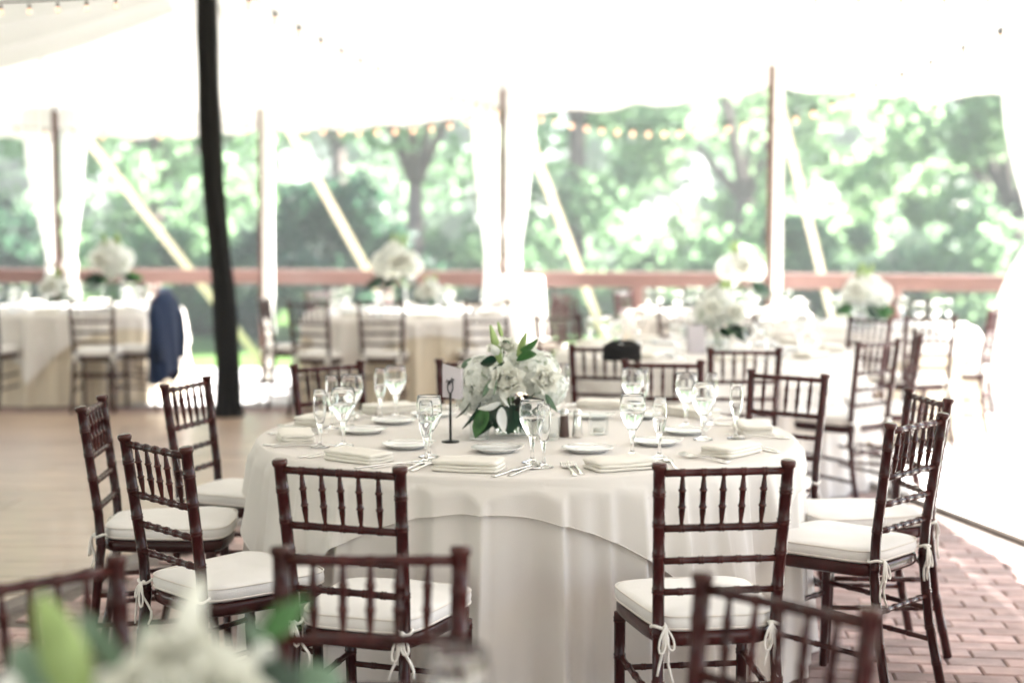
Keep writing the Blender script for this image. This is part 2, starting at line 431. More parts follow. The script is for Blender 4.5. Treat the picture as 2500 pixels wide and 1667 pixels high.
# black draped centre pole
bp = thing('center_pole', 'tall tent pole wrapped in black fabric down to the brick floor', 'tent pole', (-2.179, 11.52, 0))
MB().tube([(-.03, 0, 0), (-.10, 0, 3.45)], .05, 12).build('shaft', 'black_metal', bp)
xs = [(0.0, .0, .115), (.1, -.005, .095), (.35, .0, .088), (.7, -.012, .088), (1.0, -.02, .080), (1.25, -.045, .078), (1.5, -.062, .076), (1.75, -.085, .078), (2.1, -.105, .082), (2.5, -.112, .078), (2.9, -.117, .078), (3.4, -.12, .072), (3.62, -.12, .07)]
def dr(u, v):
    z = v * 3.62
    for a, b in zip(xs, xs[1:]):
        if a[0] <= z <= b[0] + 1e-6:
            t = (z - a[0]) / (b[0] - a[0]); cx_ = lerp(a[1], b[1], t); r = lerp(a[2], b[2], t); break
    q = 2 * PI * u
    r *= 1 + .08 * math.sin(q * 7 + z * 2.2) + .05 * math.sin(q * 12 - z * 1.3) + .03 * math.sin(z * 9 + q * 2)
    return (cx_ + r * math.cos(q), r * math.sin(q), z)
MB().grid(dr, 60, 90, True).build('black_sleeve', 'black_fabric', bp)

# tied curtains: two pleated panels each side of a pole
def curtain(x, y, ztop, wl, wr, tie, wt, flare, label, lean=0.0):
    t = thing('tied_curtain', label, 'curtain', (x, y, 0), 0, 'white curtains tied back to the tent poles')
    for side, wd in ((-1, wl), (1, wr)):
        ph = rnd.uniform(0, 6)
        def fn(u, v):
            z = lerp(0.02, ztop, v)
            if z > tie:
                q = (z - tie) / (ztop - tie); k = lerp(wt, wd, min(1, math.sin(min(1, q * 1.15) * PI / 2) ** 1.3))
            else:
                q = (tie - z) / tie; k = lerp(wt, flare, min(1, q * 1.6) ** .7)
            a = 2 * PI * u
            px = side * (.035 + k * .5) + math.cos(a) * k * .5 + lean * (ztop - z)
            d = .05 + .015 * math.sin(z * 3)
            py = math.sin(a) * d + .028 * math.sin(px * 75 + ph) * (1 if math.sin(a) > 0 else -.8) * abs(math.sin(a))
            return (px, py + .0, z)
        MB().grid(fn, 72, 50, True).build('panel', 'curtain', t)
    MB().grid(lambda u, v: ((wt + .05) * math.cos(2 * PI * u), .078 * math.sin(2 * PI * u), tie - .035 + .07 * v), 40, 3, True).build('tie_band', 'ribbon', t)
    return t
curtain(-4.34, 14.55, 2.62, .30, .22, 1.10, .10, .17, 'white curtain gathered round the thin dark pole at the left edge', .0)
curtain(-.085, 13.72, 2.72, .245, .255, 1.12, .12, .16, 'white curtain gathered round the thin dark pole at the centre, behind the flowers')
curtain(4.42, 12.4, 2.85, .40, .4, 1.35, .13, .52, 'white curtain flaring to the floor at the far right edge')

# railing beyond the tent edge
RP = [(-6.827, 14.841), (-2.375, 14.555), (-0.064, 13.886), (2.333, 13.513), (4.312, 12.716), (5.923, 11.913)]
rl = thing('deck_railing', 'reddish brown wooden railing running along the far edge behind the tables', 'railing')
for k in range(len(RP) - 1):
    A = Vector((*RP[k], 0)); B = Vector((*RP[k + 1], 0)); d = (B - A); L = d.length; d.normalize(); nn = Vector((-d.y, d.x, 0))
    def slab(mb, s0, s1, o0, o1, z0, z1):
        q = [A + d * s0 + nn * o0, A + d * s1 + nn * o0, A + d * s1 + nn * o1, A + d * s0 + nn * o1]
        mb.add([(p.x, p.y, z0) for p in q] + [(p.x, p.y, z1) for p in q], [(3, 2, 1, 0), (4, 5, 6, 7), (0, 1, 5, 4), (1, 2, 6, 5), (2, 3, 7, 6), (3, 0, 4, 7)])
        return mb
    slab(MB(), 0.002, L - .002, -.10, .08, 1.018, 1.05).build('cap_rail', 'rail_wood', rl, False)
    slab(MB(), 0.002, L - .002, -.03, .01, 0.915, 1.016).build('fascia_board', 'rail_wood', rl, False)
    np_ = max(1, round(L / 2.3))
    for i in range(np_):
        s0 = (i + .5) * L / np_
        slab(MB(), s0 - .05, s0 + .05, .0125, .10, -.04, 1.015).build('post', 'rail_wood', rl, False)

# guy straps running out from the pole tops
def strap(a, b, label):
    A = Vector(a); B = Vector(b); d = (B - A).normalized(); sd_ = d.cross(Vector((0, -1, 0.3))).normalized() * .042; n_ = d.cross(sd_).normalized() * .006
    v = []
    for p in (A, B):
        for s1, s2 in ((-1, -1), (1, -1), (1, 1), (-1, 1)): v.append(p + sd_ * s1 + n_ * s2)
    o = thing('guy_strap', label, 'strap', B, 0, 'tan straps anchoring the tent')
    mk('webbing', [q - B for q in v], [(0, 1, 5, 4), (1, 2, 6, 5), (2, 3, 7, 6), (3, 0, 4, 7), (0, 3, 2, 1), (4, 5, 6, 7)], 'strap', o, False)
    MB().tube([(0, 0, -.02), (.04, .02, .3)], .02, 8).build('stake', 'black_metal', o)
    return o
strap((-4.198, 14.800, 2.393), (-2.95, 18.0, -.22), 'tan guy strap slanting down beside the left curtain')
strap((-2.166, 14.400, 2.491), (-1.05, 17.6, -.22), 'tan guy strap slanting in front of the dark shrub')
strap((0.115, 13.900, 2.377), (1.22, 17.2, -.22), 'tan guy strap slanting down right of the centre curtain')
strap((2.319, 13.400, 2.668), (3.75, 16.8, -.22), 'tan guy strap slanting right of the sunlit brown pole')

# string lights
bulb_me = MB().lathe([(0.0, -.052), (.010, -.050), (.019, -.040), (.021, -.030), (.016, -.016), (.010, -.004), (.009, 0)], 10).mesh('bulb', 'bulb')
sock_me = MB().lathe([(.012, -.004), (.013, .0), (.013, .030), (.006, .036)], 8).mesh('socket', 'socket')
def string(pts, sag, n, label, scale=1.0):
    A, B = Vector(pts[0]), Vector(pts[1])
    def p(t): q = A.lerp(B, t); q.z -= sag * 4 * t * (1 - t); return q
    t_ = thing('string_light', label, 'string light', A, 0, 'string lights hung under the canopy')
    MB().tube([p(i / 40) + Vector((0, 0, .03)) - A for i in range(41)], .004, 6).build('cord', 'socket', t_)
    for i in range(n):
        q = p((i + .5) / n) - A
        o = obj('socket', sock_me, t_, q); o.scale = (scale,) * 3
        o = obj('bulb', bulb_me, t_, q); o.scale = (scale,) * 3
string([(0.190, 13.550, 2.462), (2.190, 13.000, 2.386)], .13, 15, 'string of warm bulbs dipping between centre curtain and sunlit brown pole')
string([(2.211, 12.900, 2.331), (2.529, 7.600, 2.471)], .03, 10, 'string of bulbs rising from the sunlit brown pole to the top right')
string([(1.134, 7.200, 2.552), (2.475, 7.000, 2.519)], .02, 7, 'string of bulbs across the top right corner', .6)
string([(-2.401, 7.000, 2.464), (-1.694, 6.800, 2.470)], .006, 5, 'string of bulbs across the top left corner', .55)
string([(-1.446, 8.000, 2.686), (-0.100, 13.500, 2.486)], .10, 16, 'string of bulbs slanting from black pole down to the centre curtain')
string([(-5.022, 14.200, 2.396), (-2.307, 14.000, 2.384)], .07, 10, 'string of warm bulbs along the canopy edge at the left')
string([(-2.132, 13.900, 2.397), (-0.139, 13.500, 2.459)], .09, 12, 'string of warm bulbs along the canopy edge between pole and centre curtain')

# ================================================================== TREES
def leaf_cloud(n, centers, size, seed, flat=.9):
    rr = random.Random(seed); v = []; f = []
    for i in range(n):
        cx_, cy_, cz_, rad = rr.choice(centers)
        while True:
            d = Vector((rr.uniform(-1, 1), rr.uniform(-1, 1), rr.uniform(-1, 1)))
            if .05 < d.length <= 1: break
        d *= (0.55 + .45 * rr.random()) / max(d.length, .4) * rad * rr.uniform(.6, 1.08)
        p = Vector((cx_ + d.x, cy_ + d.y, cz_ + d.z * flat))
        a = Vector((rr.gauss(0, 1), rr.gauss(0, 1), rr.gauss(0, .7))).normalized()
        b = a.cross(Vector((rr.gauss(0, 1), rr.gauss(0, 1), rr.gauss(0, 1)))).normalized()
        s_ = size * rr.uniform(.6, 1.3); k = len(v)
        v += [p - a * s_, p + b * s_ * .55, p + a * s_, p - b * s_ * .55]; f.append((k, k + 1, k + 2, k + 3))
    return v, f
def tree(x, y, h, cw, trunk_r, split, mi, label, seed, leaves=7000, size=.15, lowest=None, group='trees beyond the railing', limbs=None, lean=0):
    rr = random.Random(seed)
    t = thing('broadleaf_tree', label, 'tree', (x, y, -.24), 0, group)
    mb = MB(); cents = []
    mb.tube([(0, 0, -.05), (lean * .3, 0, split * .4), (lean, 0, split)], [trunk_r * 1.25, trunk_r * .95, trunk_r * .8], 10)
    tips = []
    nl = limbs or 6
    for k in range(nl):
        a = k * 2 * PI / nl + rr.uniform(-.4, .4); e = cw * rr.uniform(.45, .85)
        z1 = rr.uniform(split + .25 * (h - split), h * .9)
        m_ = Vector((lean + math.cos(a) * e * .45, math.sin(a) * e * .45, lerp(split, z1, .55))); e_ = Vector((lean + math.cos(a) * e, math.sin(a) * e, z1))
        mb.tube([(lean, 0, split - .05), m_, e_], [trunk_r * .55, trunk_r * .35, trunk_r * .1], 7)
        tips.append((m_, e_))
    mb.build('trunk', 'bark', t)
    lo = split if lowest is None else lowest
    for k in range(34):
        a = rr.uniform(0, 2 * PI); q = rr.random() ** .5
        z = lerp(lo, h, rr.random()); env = math.sin(PI * min(1, max(.12, (z - lo) / (h - lo) * .85 + .12))) ** .6
        cents.append((lean + math.cos(a) * q * cw * env, math.sin(a) * q * cw * env, z, cw * rr.uniform(.16, .34)))
    for m_, e_ in tips: cents.append((e_.x, e_.y, e_.z, cw * .3))
    v, f = leaf_cloud(leaves, cents, size, seed)
    mk('crown', v, f, 'leaf%d' % mi, t, False)
    return t
def shrub(x, y, h, wd, mi, label, seed, leaves=4000, size=.10):
    rr = random.Random(seed)
    t = thing('shrub', label, 'shrub', (x, y, -.24), 0, 'shrubs along the far side of the lawn')
    mb = MB()
    for k in range(5):
        a = rr.uniform(0, 6.28); mb.tube([(0, 0, 0), (math.cos(a) * wd * .3, math.sin(a) * wd * .3, h * .6)], [.05, .015], 6)
    mb.build('stems', 'bark', t)
    cents = []
    for k in range(26):
        a = rr.uniform(0, 6.28); q = rr.random() ** .5; z = h * rr.uniform(.08, .92)
        e = math.sqrt(max(.05, 1 - ((z / h - .4) / .62) ** 2))
        cents.append((math.cos(a) * q * wd * e, math.sin(a) * q * wd * e, z, wd * rr.uniform(.2, .36)))
    v, f = leaf_cloud(leaves, cents, size, seed); mk('foliage', v, f, 'leaf%d' % mi, t, False)
    return t
tree(-1.60, 25, 6.2, 2.6, .16, 2.35, 1, 'tree with forked bare trunk seen between black pole and centre curtain', 11, 3200, .13, lowest=3.2, limbs=5)
tree(1.15, 27, 6.6, 2.6, .18, 3.6, 0, 'tree with straight grey trunk just right of the centre curtain', 12, 5200, .14, lowest=1.9)
tree(4.6, 30, 7.0, 3.0, .22, 2.2, 1, 'bushy bright green tree behind the sunlit brown pole', 13, 7500, .14, lowest=.8)
tree(8.6, 26, 6.0, 2.8, .22, 1.8, 1, 'bushy pale green tree at the right behind the railing', 14, 7500, .13, lowest=.6)
tree(-6.6, 28, 6.4, 2.6, .18, 2.6, 0, 'green tree left of the black draped pole', 15, 6000, .14, lowest=1.4)
tree(-10.4, 26, 6.0, 2.6, .2, 2.4, 1, 'pale green tree at the far left behind the left curtain', 16, 6000, .13, lowest=1.2)
tree(13.0, 31, 7.0, 3.0, .25, 2.0, 0, 'green tree at the right edge behind the curtain', 17, 6000, .15, lowest=.6)
tree(-3.9, 34, 7.5, 2.6, .2, 3.5, 1, 'thin bright tree behind the dark shrub with sky gaps', 18, 3500, .15, lowest=3.6)
shrub(-2.7, 22.5, 2.25, 1.55, 3, 'large dark evergreen shrub between black pole and forked tree', 31, 6500)
shrub(-6.0, 24.0, 1.6, 1.5, 2, 'medium green shrub behind the left guy strap', 32)
shrub(-8.4, 24.0, 2.2, 1.3, 3, 'dark shrub at the far left beside the curtain', 33)
shrub(-.2, 25.5, 1.7, 1.6, 2, 'green shrub behind the centre curtain', 34)
shrub(2.3, 24.5, 1.9, 1.5, 2, 'green shrub behind the sunlit brown pole', 35)
shrub(4.9, 24.0, 1.8, 1.6, 2, 'dark green shrub low behind the right railing', 36)
shrub(7.4, 23.5, 2.0, 1.6, 0, 'bright green shrub low at the right railing', 37)
shrub(9.6, 23.0, 2.0, 1.5, 2, 'green shrub at the right end of the railing', 38)
shrub(-4.6, 25.0, 1.5, 1.1, 0, 'bright green shrub right behind the black draped pole', 39)
rr = random.Random(5); cents = []
for k in range(420):
    x = rr.uniform(-34, 34); z = rr.uniform(-.2, 8.5) * (1 - .42 * (abs(x + 6) < 4) )
    cents.append((x, 40 + z * 1.2 + rr.uniform(-2, 2), z, rr.uniform(.9, 1.8)))
v, f = leaf_cloud(85000, cents, .24, 6); o = mk('far_wood', v, f, 'leaf0', None, False); o['kind'] = 'stuff'
tag(o, 'far mass of green woodland closing the view behind the trees', 'woodland')

# ================================================================== CHAIRS
def make_chair(seed):
    cr = random.Random(seed)
    t = thing('banquet_chair', '', 'chair')
    PP = [(.166, -.262, 0), (.159, -.215, .22), (.153, -.192, .43), (.155, -.198, .54), (.166, -.245, .895)]
    front = {}
    for sgn in (-1, 1):
        P = [(sgn * a, b, c_) for a, b, c_ in PP]
        mb = MB()
        L = .93
        ringed(mb, P, .0150, .0158, [.10, .215, .33, .455, .57, .665, .745, .825], .0022, 12,
               ends=[(.885, 0), (.890, .0032), (.897, .0045), (.903, .0030)])
        mb.build('back_post', 'mahogany', t)
        mb = MB(); ringed(mb, [(sgn * .176, .165, .415), (sgn * .174, .172, .2), (sgn * .172, .176, 0)], .0165, .0135, [.02, .125, .24, .34], .0022, 12)
        mb.build('front_leg', 'mahogany', t)
    def px(z): return polyint(PP, z)
    for z, r in ((.868, .0098), (.725, .0098), (.640, .0092), (.558, .0092)):
        x, y, _ = px(z); mb = MB()
        ringed(mb, [(-x + .008, y, z), (x - .008, y, z)], r, r, [x * q - .008 for q in (.36, .69, 1.0, 1.31, 1.64)], .0022, 10)
        mb.build('top_rail' if z > .8 else 'back_rail', 'mahogany', t)
    xa, ya, _ = px(.868); xb, yb, _ = px(.725)
    prof = [(.0, .0045), (.03, .0048), (.10, .0060), (.27, .0083), (.285, .0105), (.31, .0105), (.325, .0083), (.5, .0078), (.60, .0083), (.615, .0105), (.64, .0105), (.655, .0083), (.72, .0083), (.93, .0052), (1.0, .0045)]
    for q in (-.64, -.31, 0, .31, .64):
        a = Vector((q * xa, ya, .862)); b = Vector((q * xb, yb, .731))
        MB().tube([a.lerp(b, s_) for s_, _ in prof], [r for _, r in prof], 8).build('spindle', 'mahogany', t)
    # stretchers
    for z in (.285, .185):
        for sgn in (-1, 1):
            p = px(z); mb = MB()
            ringed(mb, [(sgn * p[0], p[1] + .008, z - .015), (sgn * .1735, .165, z + .005)], .0085, .0085, [.07, .14, .21, .28], .002, 8)
            mb.build('side_stretcher', 'mahogany', t)
    mb = MB(); ringed(mb, [(-.166, .172, .255), (.166, .172, .255)], .0085, .0085, [.06, .166, .27], .002, 8); mb.build('front_stretcher', 'mahogany', t)
    p = px(.31); mb = MB(); ringed(mb, [(-p[0], p[1], .31), (p[0], p[1], .31)], .0088, .0088, [.06, .11, .16, .21, .26], .002, 8); mb.build('back_stretcher', 'mahogany', t)
    # seat outline
    def outline(inset, n=64):
        pts = []
        for i in range(n):
            a = 2 * PI * i / n
            ca, sa = math.cos(a), math.sin(a); e = .36
            u = math.copysign(abs(ca) ** e, ca); v_ = math.copysign(abs(sa) ** e, sa)
            y = .008 + v_ * (.202 - inset); half = lerp(.158, .200, (v_ + 1) / 2) - inset
            if v_ > .9: y += .012 * (1 - abs(u)) 
            pts.append((u * half, y))
        return pts
    def lofted(levels, m, name, parent, n=64):
        v = []; f = []
        for ins, z, dome in levels:
            for x, y in outline(ins, n):
                wob = (.0022 * math.sin(x * 31 + seed * 2.1 + y * 12) + .0018 * math.sin(y * 43 + seed)) * (1 if name == 'cushion' else 0)
                v.append((x, y, z + wob * (z > .47) + dome * (1 - (x / .2) ** 2) * (1 - (y / .21) ** 2)))
        for i in range(len(levels) - 1):
            for k in range(n):
                k2 = (k + 1) % n; f.append((i * n + k, i * n + k2, (i + 1) * n + k2, (i + 1) * n + k))
        f.append(tuple(range(n - 1, -1, -1))); f.append(tuple((len(levels) - 1) * n + k for k in range(n)))
        return mk(name, v, f, m, parent)
    lofted([(.010, .412, 0), (.002, .418, 0), (0, .425, 0), (0, .444, 0), (.004, .450, 0), (.02, .4505, 0)], 'mahogany', 'seat', t)
    cu = lofted([(.02, .452, 0), (.006, .453, 0), (.000, .460, 0), (-.003, .474, 0), (-.001, .488, 0), (.004, .494, .001), (.02, .4975, .003), (.045, .4995, .0045), (.075, .501, .006), (.11, .5005, .006), (.14, .4985, .005), (.165, .497, .004)], 'cushion_cloth', 'cushion', t)
    mb = MB(); pts = outline(-.001); mb.tube([(x, y, .4915) for x, y in pts] + [(*pts[0], .4915)], .0026, 6, False)
    mb.tube([(x, y, .460) for x, y in pts] + [(*pts[0], .460)], .0026, 6, False); mb.build('piping', 'piping', cu)
    # ribbon ties round the back posts
    for sgn in (-1, 1):
        mb = MB(); x, y, z = px(.47); x *= sgn
        loop = [(x + .019 * math.cos(a), y + .019 * math.sin(a), .47 + .004 * math.sin(2 * a)) for a in [2 * PI * k / 14 for k in range(15)]]
        mb.tube(loop, .0042, 6, False)
        sw = cr.uniform(.012, .045); ra = cr.uniform(-.9, .9)
        k0 = Vector((x + .022 * math.sin(ra), y - .022 * math.cos(ra), .47))
        mb.tube([k0 + Vector((-.006, 0, 0)), k0, k0 + Vector((.006, 0, 0))], [.004, .008, .004], 6)
        for q, L, w_ in ((-1, cr.uniform(.04, .07), cr.uniform(.02, .034)), (1, cr.uniform(.04, .07), cr.uniform(.02, .034))):
            pts = []
            for k in range(13):
                a = 2 * PI * k / 12
                pts.append(k0 + Vector((q * w_ * math.sin(a * .5) * (.55 + .45 * math.sin(a)), -.006 - .012 * math.sin(a * .5), -L * .5 * (1 - math.cos(a)))))
            mb.tube(pts, .0030, 6, False)
        for q, L in ((-1, cr.uniform(.07, .15)), (1, cr.uniform(.09, .16))):
            mb.tube([k0 + Vector((q * sw * (k / 6) ** .7 * (1 + .3 * math.sin(k + sw * 90)), -.006 - .006 * math.sin(k * 1.1), -L * k / 6)) for k in range(7)], [.0036] * 6 + [.003], 6)
        mb.build('ribbon_tie', 'ribbon', t)
    return t
protos = [make_chair(k) for k in range(4)]; nput = [0]
def put_chair(mx, my, ang, label, group):
    """mid-point of the post tops and the plan direction (degrees from +Y, clockwise) the chair faces"""
    k = nput[0]; nput[0] += 1; o = protos[k] if k < 4 else copy_tree(protos[(k * 7 + k // 3) % 4])
    for ch in o.children:
        if ch.name.startswith('cushion'): ch.rotation_euler = (0, 0, rnd.uniform(-.04, .04)); ch.location = (rnd.uniform(-.004, .004), rnd.uniform(-.004, .006), 0)
    rz = -R(ang)
    off = Vector((0, -.245, 0)); off.rotate(Matrix.Rotation(rz, 3, 'Z'))
    gz = 0.0
    bx, by = mx - off.x, my - off.y
    if by < 11.7 and bx < LB(by): gz = .017
    if bx > RB(by): gz = .023
    o.location = (bx, by, gz + .001); o.rotation_euler = (0, 0, rz)
    tag(o, label, 'chair', group); return o
G1 = 'mahogany chairs around the main table'
put_chair(-.43, 3.71, 20, 'chair with its back to us at the near left of the main table', G1)
put_chair(.53, 3.73, -8, 'chair with its back to us at the near right of the main table', G1)
put_chair(-.98, 4.10, 47, 'chair at the left of the main table, second from left, back turned to us', G1)
put_chair(-1.41, 5.03, 86, 'leftmost chair at the main table, seen sideways', G1)
put_chair(-1.24, 5.71, 106, 'chair standing third from left, before the black draped pole', G1)
put_chair(-.79, 6.44, 142, 'chair behind the pair of glasses at the back left of the main table', G1)
put_chair(-.155, 6.62, 176, 'chair half hidden behind the white flower centrepiece', G1)
put_chair(.66, 6.57, 188, 'chair facing us at the back of main table, under the black bag', G1)
put_chair(1.11, 6.04, 219, 'reddish chair facing us at the back right of the main table', G1)
put_chair(1.46, 5.26, 262, 'chair at the right of main table seen nearly edge on', G1)
put_chair(1.24, 4.58, -47, 'large chair turned away at the right side of the main table', G1)
G0 = 'blurred chairs in the foreground'
put_chair(-.26, 2.74, 180, 'blurred foreground chair in the middle, its back overlapping the near left chair', G0)
put_chair(.44, 2.41, 226, 'blurred foreground chair at the lower right', G0)
put_chair(-.83, 2.55, 137, 'blurred foreground chair at the lower left corner behind lily buds', G0)
G2 = 'chairs around the table behind the main one'
put_chair(.455, 7.41, 14, 'chair with black bag on its back, left front of the second table', G2)
put_chair(1.12, 7.23, 0, 'chair with back to us at the front of the second table', G2)
put_chair(1.88, 7.71, -40, 'chair at the right of the second table, seen obliquely', G2)
put_chair(2.235, 8.28, -80, 'chair seen almost edge on at the right of the second table', G2)
put_chair(2.20, 9.25, 238, 'chair facing us at the back right of the second table', G2)
put_chair(1.45, 10.05, 195, 'chair facing us behind the second table glasses', G2)
put_chair(.30, 9.85, 150, 'chair facing us at the back left of the second table', G2)
G3 = 'chairs around the far middle table'
put_chair(-1.56, 11.51, 22, 'chair at the far middle table beside the black pole', G3)
put_chair(-.99, 11.38, 4, 'chair with back to us at the middle of the far middle table', G3)
put_chair(-.19, 11.45, -12, 'chair at the far middle table above the white flower centrepiece', G3)
put_chair(-2.02, 12.25, 68, 'chair at the left side of the far middle table, seen sideways', G3)
put_chair(-1.72, 13.45, 128, 'sunlit chair at the back left of the far middle table', G3)
put_chair(.42, 12.9, 250, 'chair at the right side of far middle table, near the centre curtain', G3)
G4 = 'chairs around the far left table'
put_chair(-3.28, 11.75, -2, 'chair with back to us at the far left table, left of the jacket', G4)
put_chair(-4.24, 11.95, 14, 'chair cut off by the left edge of the picture at the far left table', G4)
JC = put_chair(-2.80, 12.15, -72, 'chair under the navy jacket at the far left table', G4)
G5 = 'chairs around the far right tables'
put_chair(3.27, 10.22, -64, 'lone tall chair at the right before the white curtain', G5)
put_chair(3.10, 11.6, 215, 'orange brown sunlit chair facing us at the far right', G5)
put_chair(2.62, 9.42, -12, 'chair with white cushion between second table and right curtain', G5)
put_chair(1.25, 11.2, 20, 'chair at the far table right behind the second table flowers', G5)
put_chair(.42, 13.05 - .9, 62, 'dark red chair behind the second table, left of its bag', G5)
put_chair(.95, 12.9, 120, 'sunlit chair far behind the second table by the railing', G5)

# ================================================================== TABLES
def fold(seed, n=30, extra=()):
    """hanging pleats: narrow, slightly skewed ridges at uneven spacing"""
    rr = random.Random(seed); K = []
    for i in range(n):
        K.append(((i + rr.uniform(-.32, .32)) * 2 * PI / n, rr.uniform(.030, .060), rr.uniform(.25, 1.0), rr.uniform(-.4, .4)))
    K += list(extra)
    def fn(th):
        q = 0
        for c_, w_, a_, sk in K:
            d = (th - c_ + PI) % (2 * PI) - PI
            if abs(d) < .3: q += a_ * math.exp(-(d / (w_ * (1 + sk * (1 if d > 0 else -1)))) ** 2)
        return q - .35 + .12 * math.sin(5 * th + seed)
    return fn
def skirt_r(th, d, Rr, F, H):
    t = max(0, min(1, d / H))
    return Rr + .020 + .045 * t + F(th) * .085 * t ** .58
def cloth(x, y, H, Rr, seed, m, label, group, extra=(), N=420):
    F = fold(seed, extra=extra); rows = [0, .004, .010, .018, .03, .06, .1, .16, .24, .33, .43, .53, .63, .72, H - .012]
    v = []; f = []
    for rr_ in (.25, .6, .9, .98):
        for i in range(N): a = 2 * PI * i / N; v.append((Rr * rr_ * math.cos(a), Rr * rr_ * math.sin(a), H))
    for d in rows[1:]:
        d = min(d, H - .012)
        for i in range(N):
            a = 2 * PI * i / N
            if d <= .018: q = d / .018; r = Rr - .012 + .018 * math.sin(q * PI / 2)
            else: r = min(skirt_r(a, d, Rr, F, H), Rr + .006 + (d - .018) * .9)
            v.append((r * math.cos(a), r * math.sin(a), H - d))
    nr = len(v) // N
    for j in range(nr - 1):
        for i in range(N):
            i2 = (i + 1) % N; f.append((j * N + i, (j + 1) * N + i, (j + 1) * N + i2, j * N + i2))
    f.append(tuple(range(N)))
    o = mk('tablecloth', v, f, m, None, True, (x, y, 0)); tag(o, label, 'tablecloth', group); return o, F
def overlay(x, y, H, Rr, F, half, rot, m, label, group):
    """square cloth laid over the round table: hem highest mid-side, lowest at the corners"""
    N = 900; v = []; f = []; ts = [0, .03, .08, .14, .2, .28, .36, .45, .55, .65, .75, .85, .93, 1.0]
    for rr_ in (.2, .5, .8, .97):
        for i in range(N): a = 2 * PI * i / N; v.append((Rr * rr_ * math.cos(a), Rr * rr_ * math.sin(a), H + .004 + .0009 * math.sin(a * 3 + rr_ * 9) * math.sin(a * 5)))
    rr = random.Random(3)
    for t in ts:
        for i in range(N):
            a = 2 * PI * i / N; q = (a - rot) % (PI / 2) - PI / 4
            q2 = PI / 4 - abs(q)
            reach = half / math.cos(q2)
            L = max(.05, reach - Rr) ; d = t * L
            if d < .016: qq = d / .016; r = Rr - .006 + .020 * math.sin(qq * PI / 2); z = H + .004 - .014 * (1 - math.cos(qq * PI / 2))
            else:
                r = min(skirt_r(a, d, Rr, F, H) + .010 + .02 * (d / .45), Rr + .014 + (d - .016) * .95)
                cw = math.exp(-(q / .30) ** 2)
                r += cw * (.045 * math.sin(q * 26 + 1.0) + .02) * (d / .45) ** 1.1
                z = H + .002 - d
            v.append((r * math.cos(a), r * math.sin(a), z))
    nr = len(v) // N
    for j in range(nr - 1):
        for i in range(N):
            i2 = (i + 1) % N; f.append((j * N + i, (j + 1) * N + i, (j + 1) * N + i2, j * N + i2))
    f.append(tuple(range(N)))
    o = mk('overlay_cloth', v, f, m, None, True, (x, y, 0)); tag(o, label, 'tablecloth', group)
    hem = [v[(nr - 1) * N + i] for i in range(N)] + [v[(nr - 1) * N]]
    MB().tube(hem, .0014, 5, False).build('hem', m, o)
    return o
TX, TY, TR, TZ = .05, 5.20, .915, .757
TOP = TZ + .0055
c1, F1 = cloth(TX, TY, TZ, TR, 21, 'ivory_cloth', 'floor-length ivory cloth on the main round table in the middle', 'floor-length tablecloths',
    extra=[(R(a_ % 360), w_, h_, k_) for a_, w_, h_, k_ in ((-98, .030, .9, -.55), (-84.5, .034, 1.2, -.6), (-112, .03, .7, -.5), (-70, .04, .8, -.6), (-62, .026, .9, -.5), (-54, .03, 1.0, -.6), (-46, .03, .8, -.5), (-76, .025, .5, -.4), (-125, .03, .8, -.5), (-136, .025, .8, -.3), (-150, .03, .9, .4))], N=1100)
overlay(TX, TY, TZ, TR, F1, 1.012, R(-98), 'ivory_cloth', 'square ivory overlay with dipping corners on top of the main table', 'square overlay cloths')
def bg_table(x, y, Rr, seed, m, name, rot=.3):
    c_, F_ = cloth(x, y, TZ, Rr, seed, m, 'floor-length cloth on the ' + name, 'floor-length tablecloths')
    overlay(x, y, TZ, Rr, F_, Rr + .13, rot, 'ivory_cloth', 'white overlay cloth on the ' + name, 'square overlay cloths')
bg_table(1.12, 8.7, .84, 22, 'ivory_cloth', 'second table just behind the main one at the right', .5)
bg_table(-.80, 12.5, .90, 23, 'tan_cloth', 'far middle table with tan cloth, behind the main centrepiece', .2)
bg_table(-3.80, 13.1, .90, 24, 'tan_cloth', 'far left table with tan cloth by the navy jacket', .7)
bg_table(2.52, 10.75, .76, 25, 'tan_cloth', 'far right table before the right curtain', .4)
bg_table(1.68, 12.3, .74, 26, 'tan_cloth', 'farthest table by the railing behind the second one', .1)
bg_table(-.22, 1.30, .90, 27, 'ivory_cloth', 'foreground table below the blurred flowers', .1)
bg_table(2.33, 3.75, .85, 28, 'ivory_cloth', 'table cut off at the lower right corner of the picture', .9)
# tall sunlit table beside the centre curtain
x_, y_ = .07, 13.15
mb = MB(); Fq = fold(91)
def tall(u, v):
    a = 2 * PI * u; d = max(0, v - .12) / .88
    r = .20 * min(1, v / .10) if v < .12 else .205 + .05 * d + Fq(a) * .05 * d
    return (r * math.cos(a), r * math.sin(a), 1.03 if v < .1 else 1.03 - d * 1.01)
mb.grid(tall, 160, 30, True); o = mb.build('tall_table', 'ivory_cloth', None, True, (x_, y_, 0)); tag(o, 'tall small table in a white cloth beside the centre curtain', 'table')

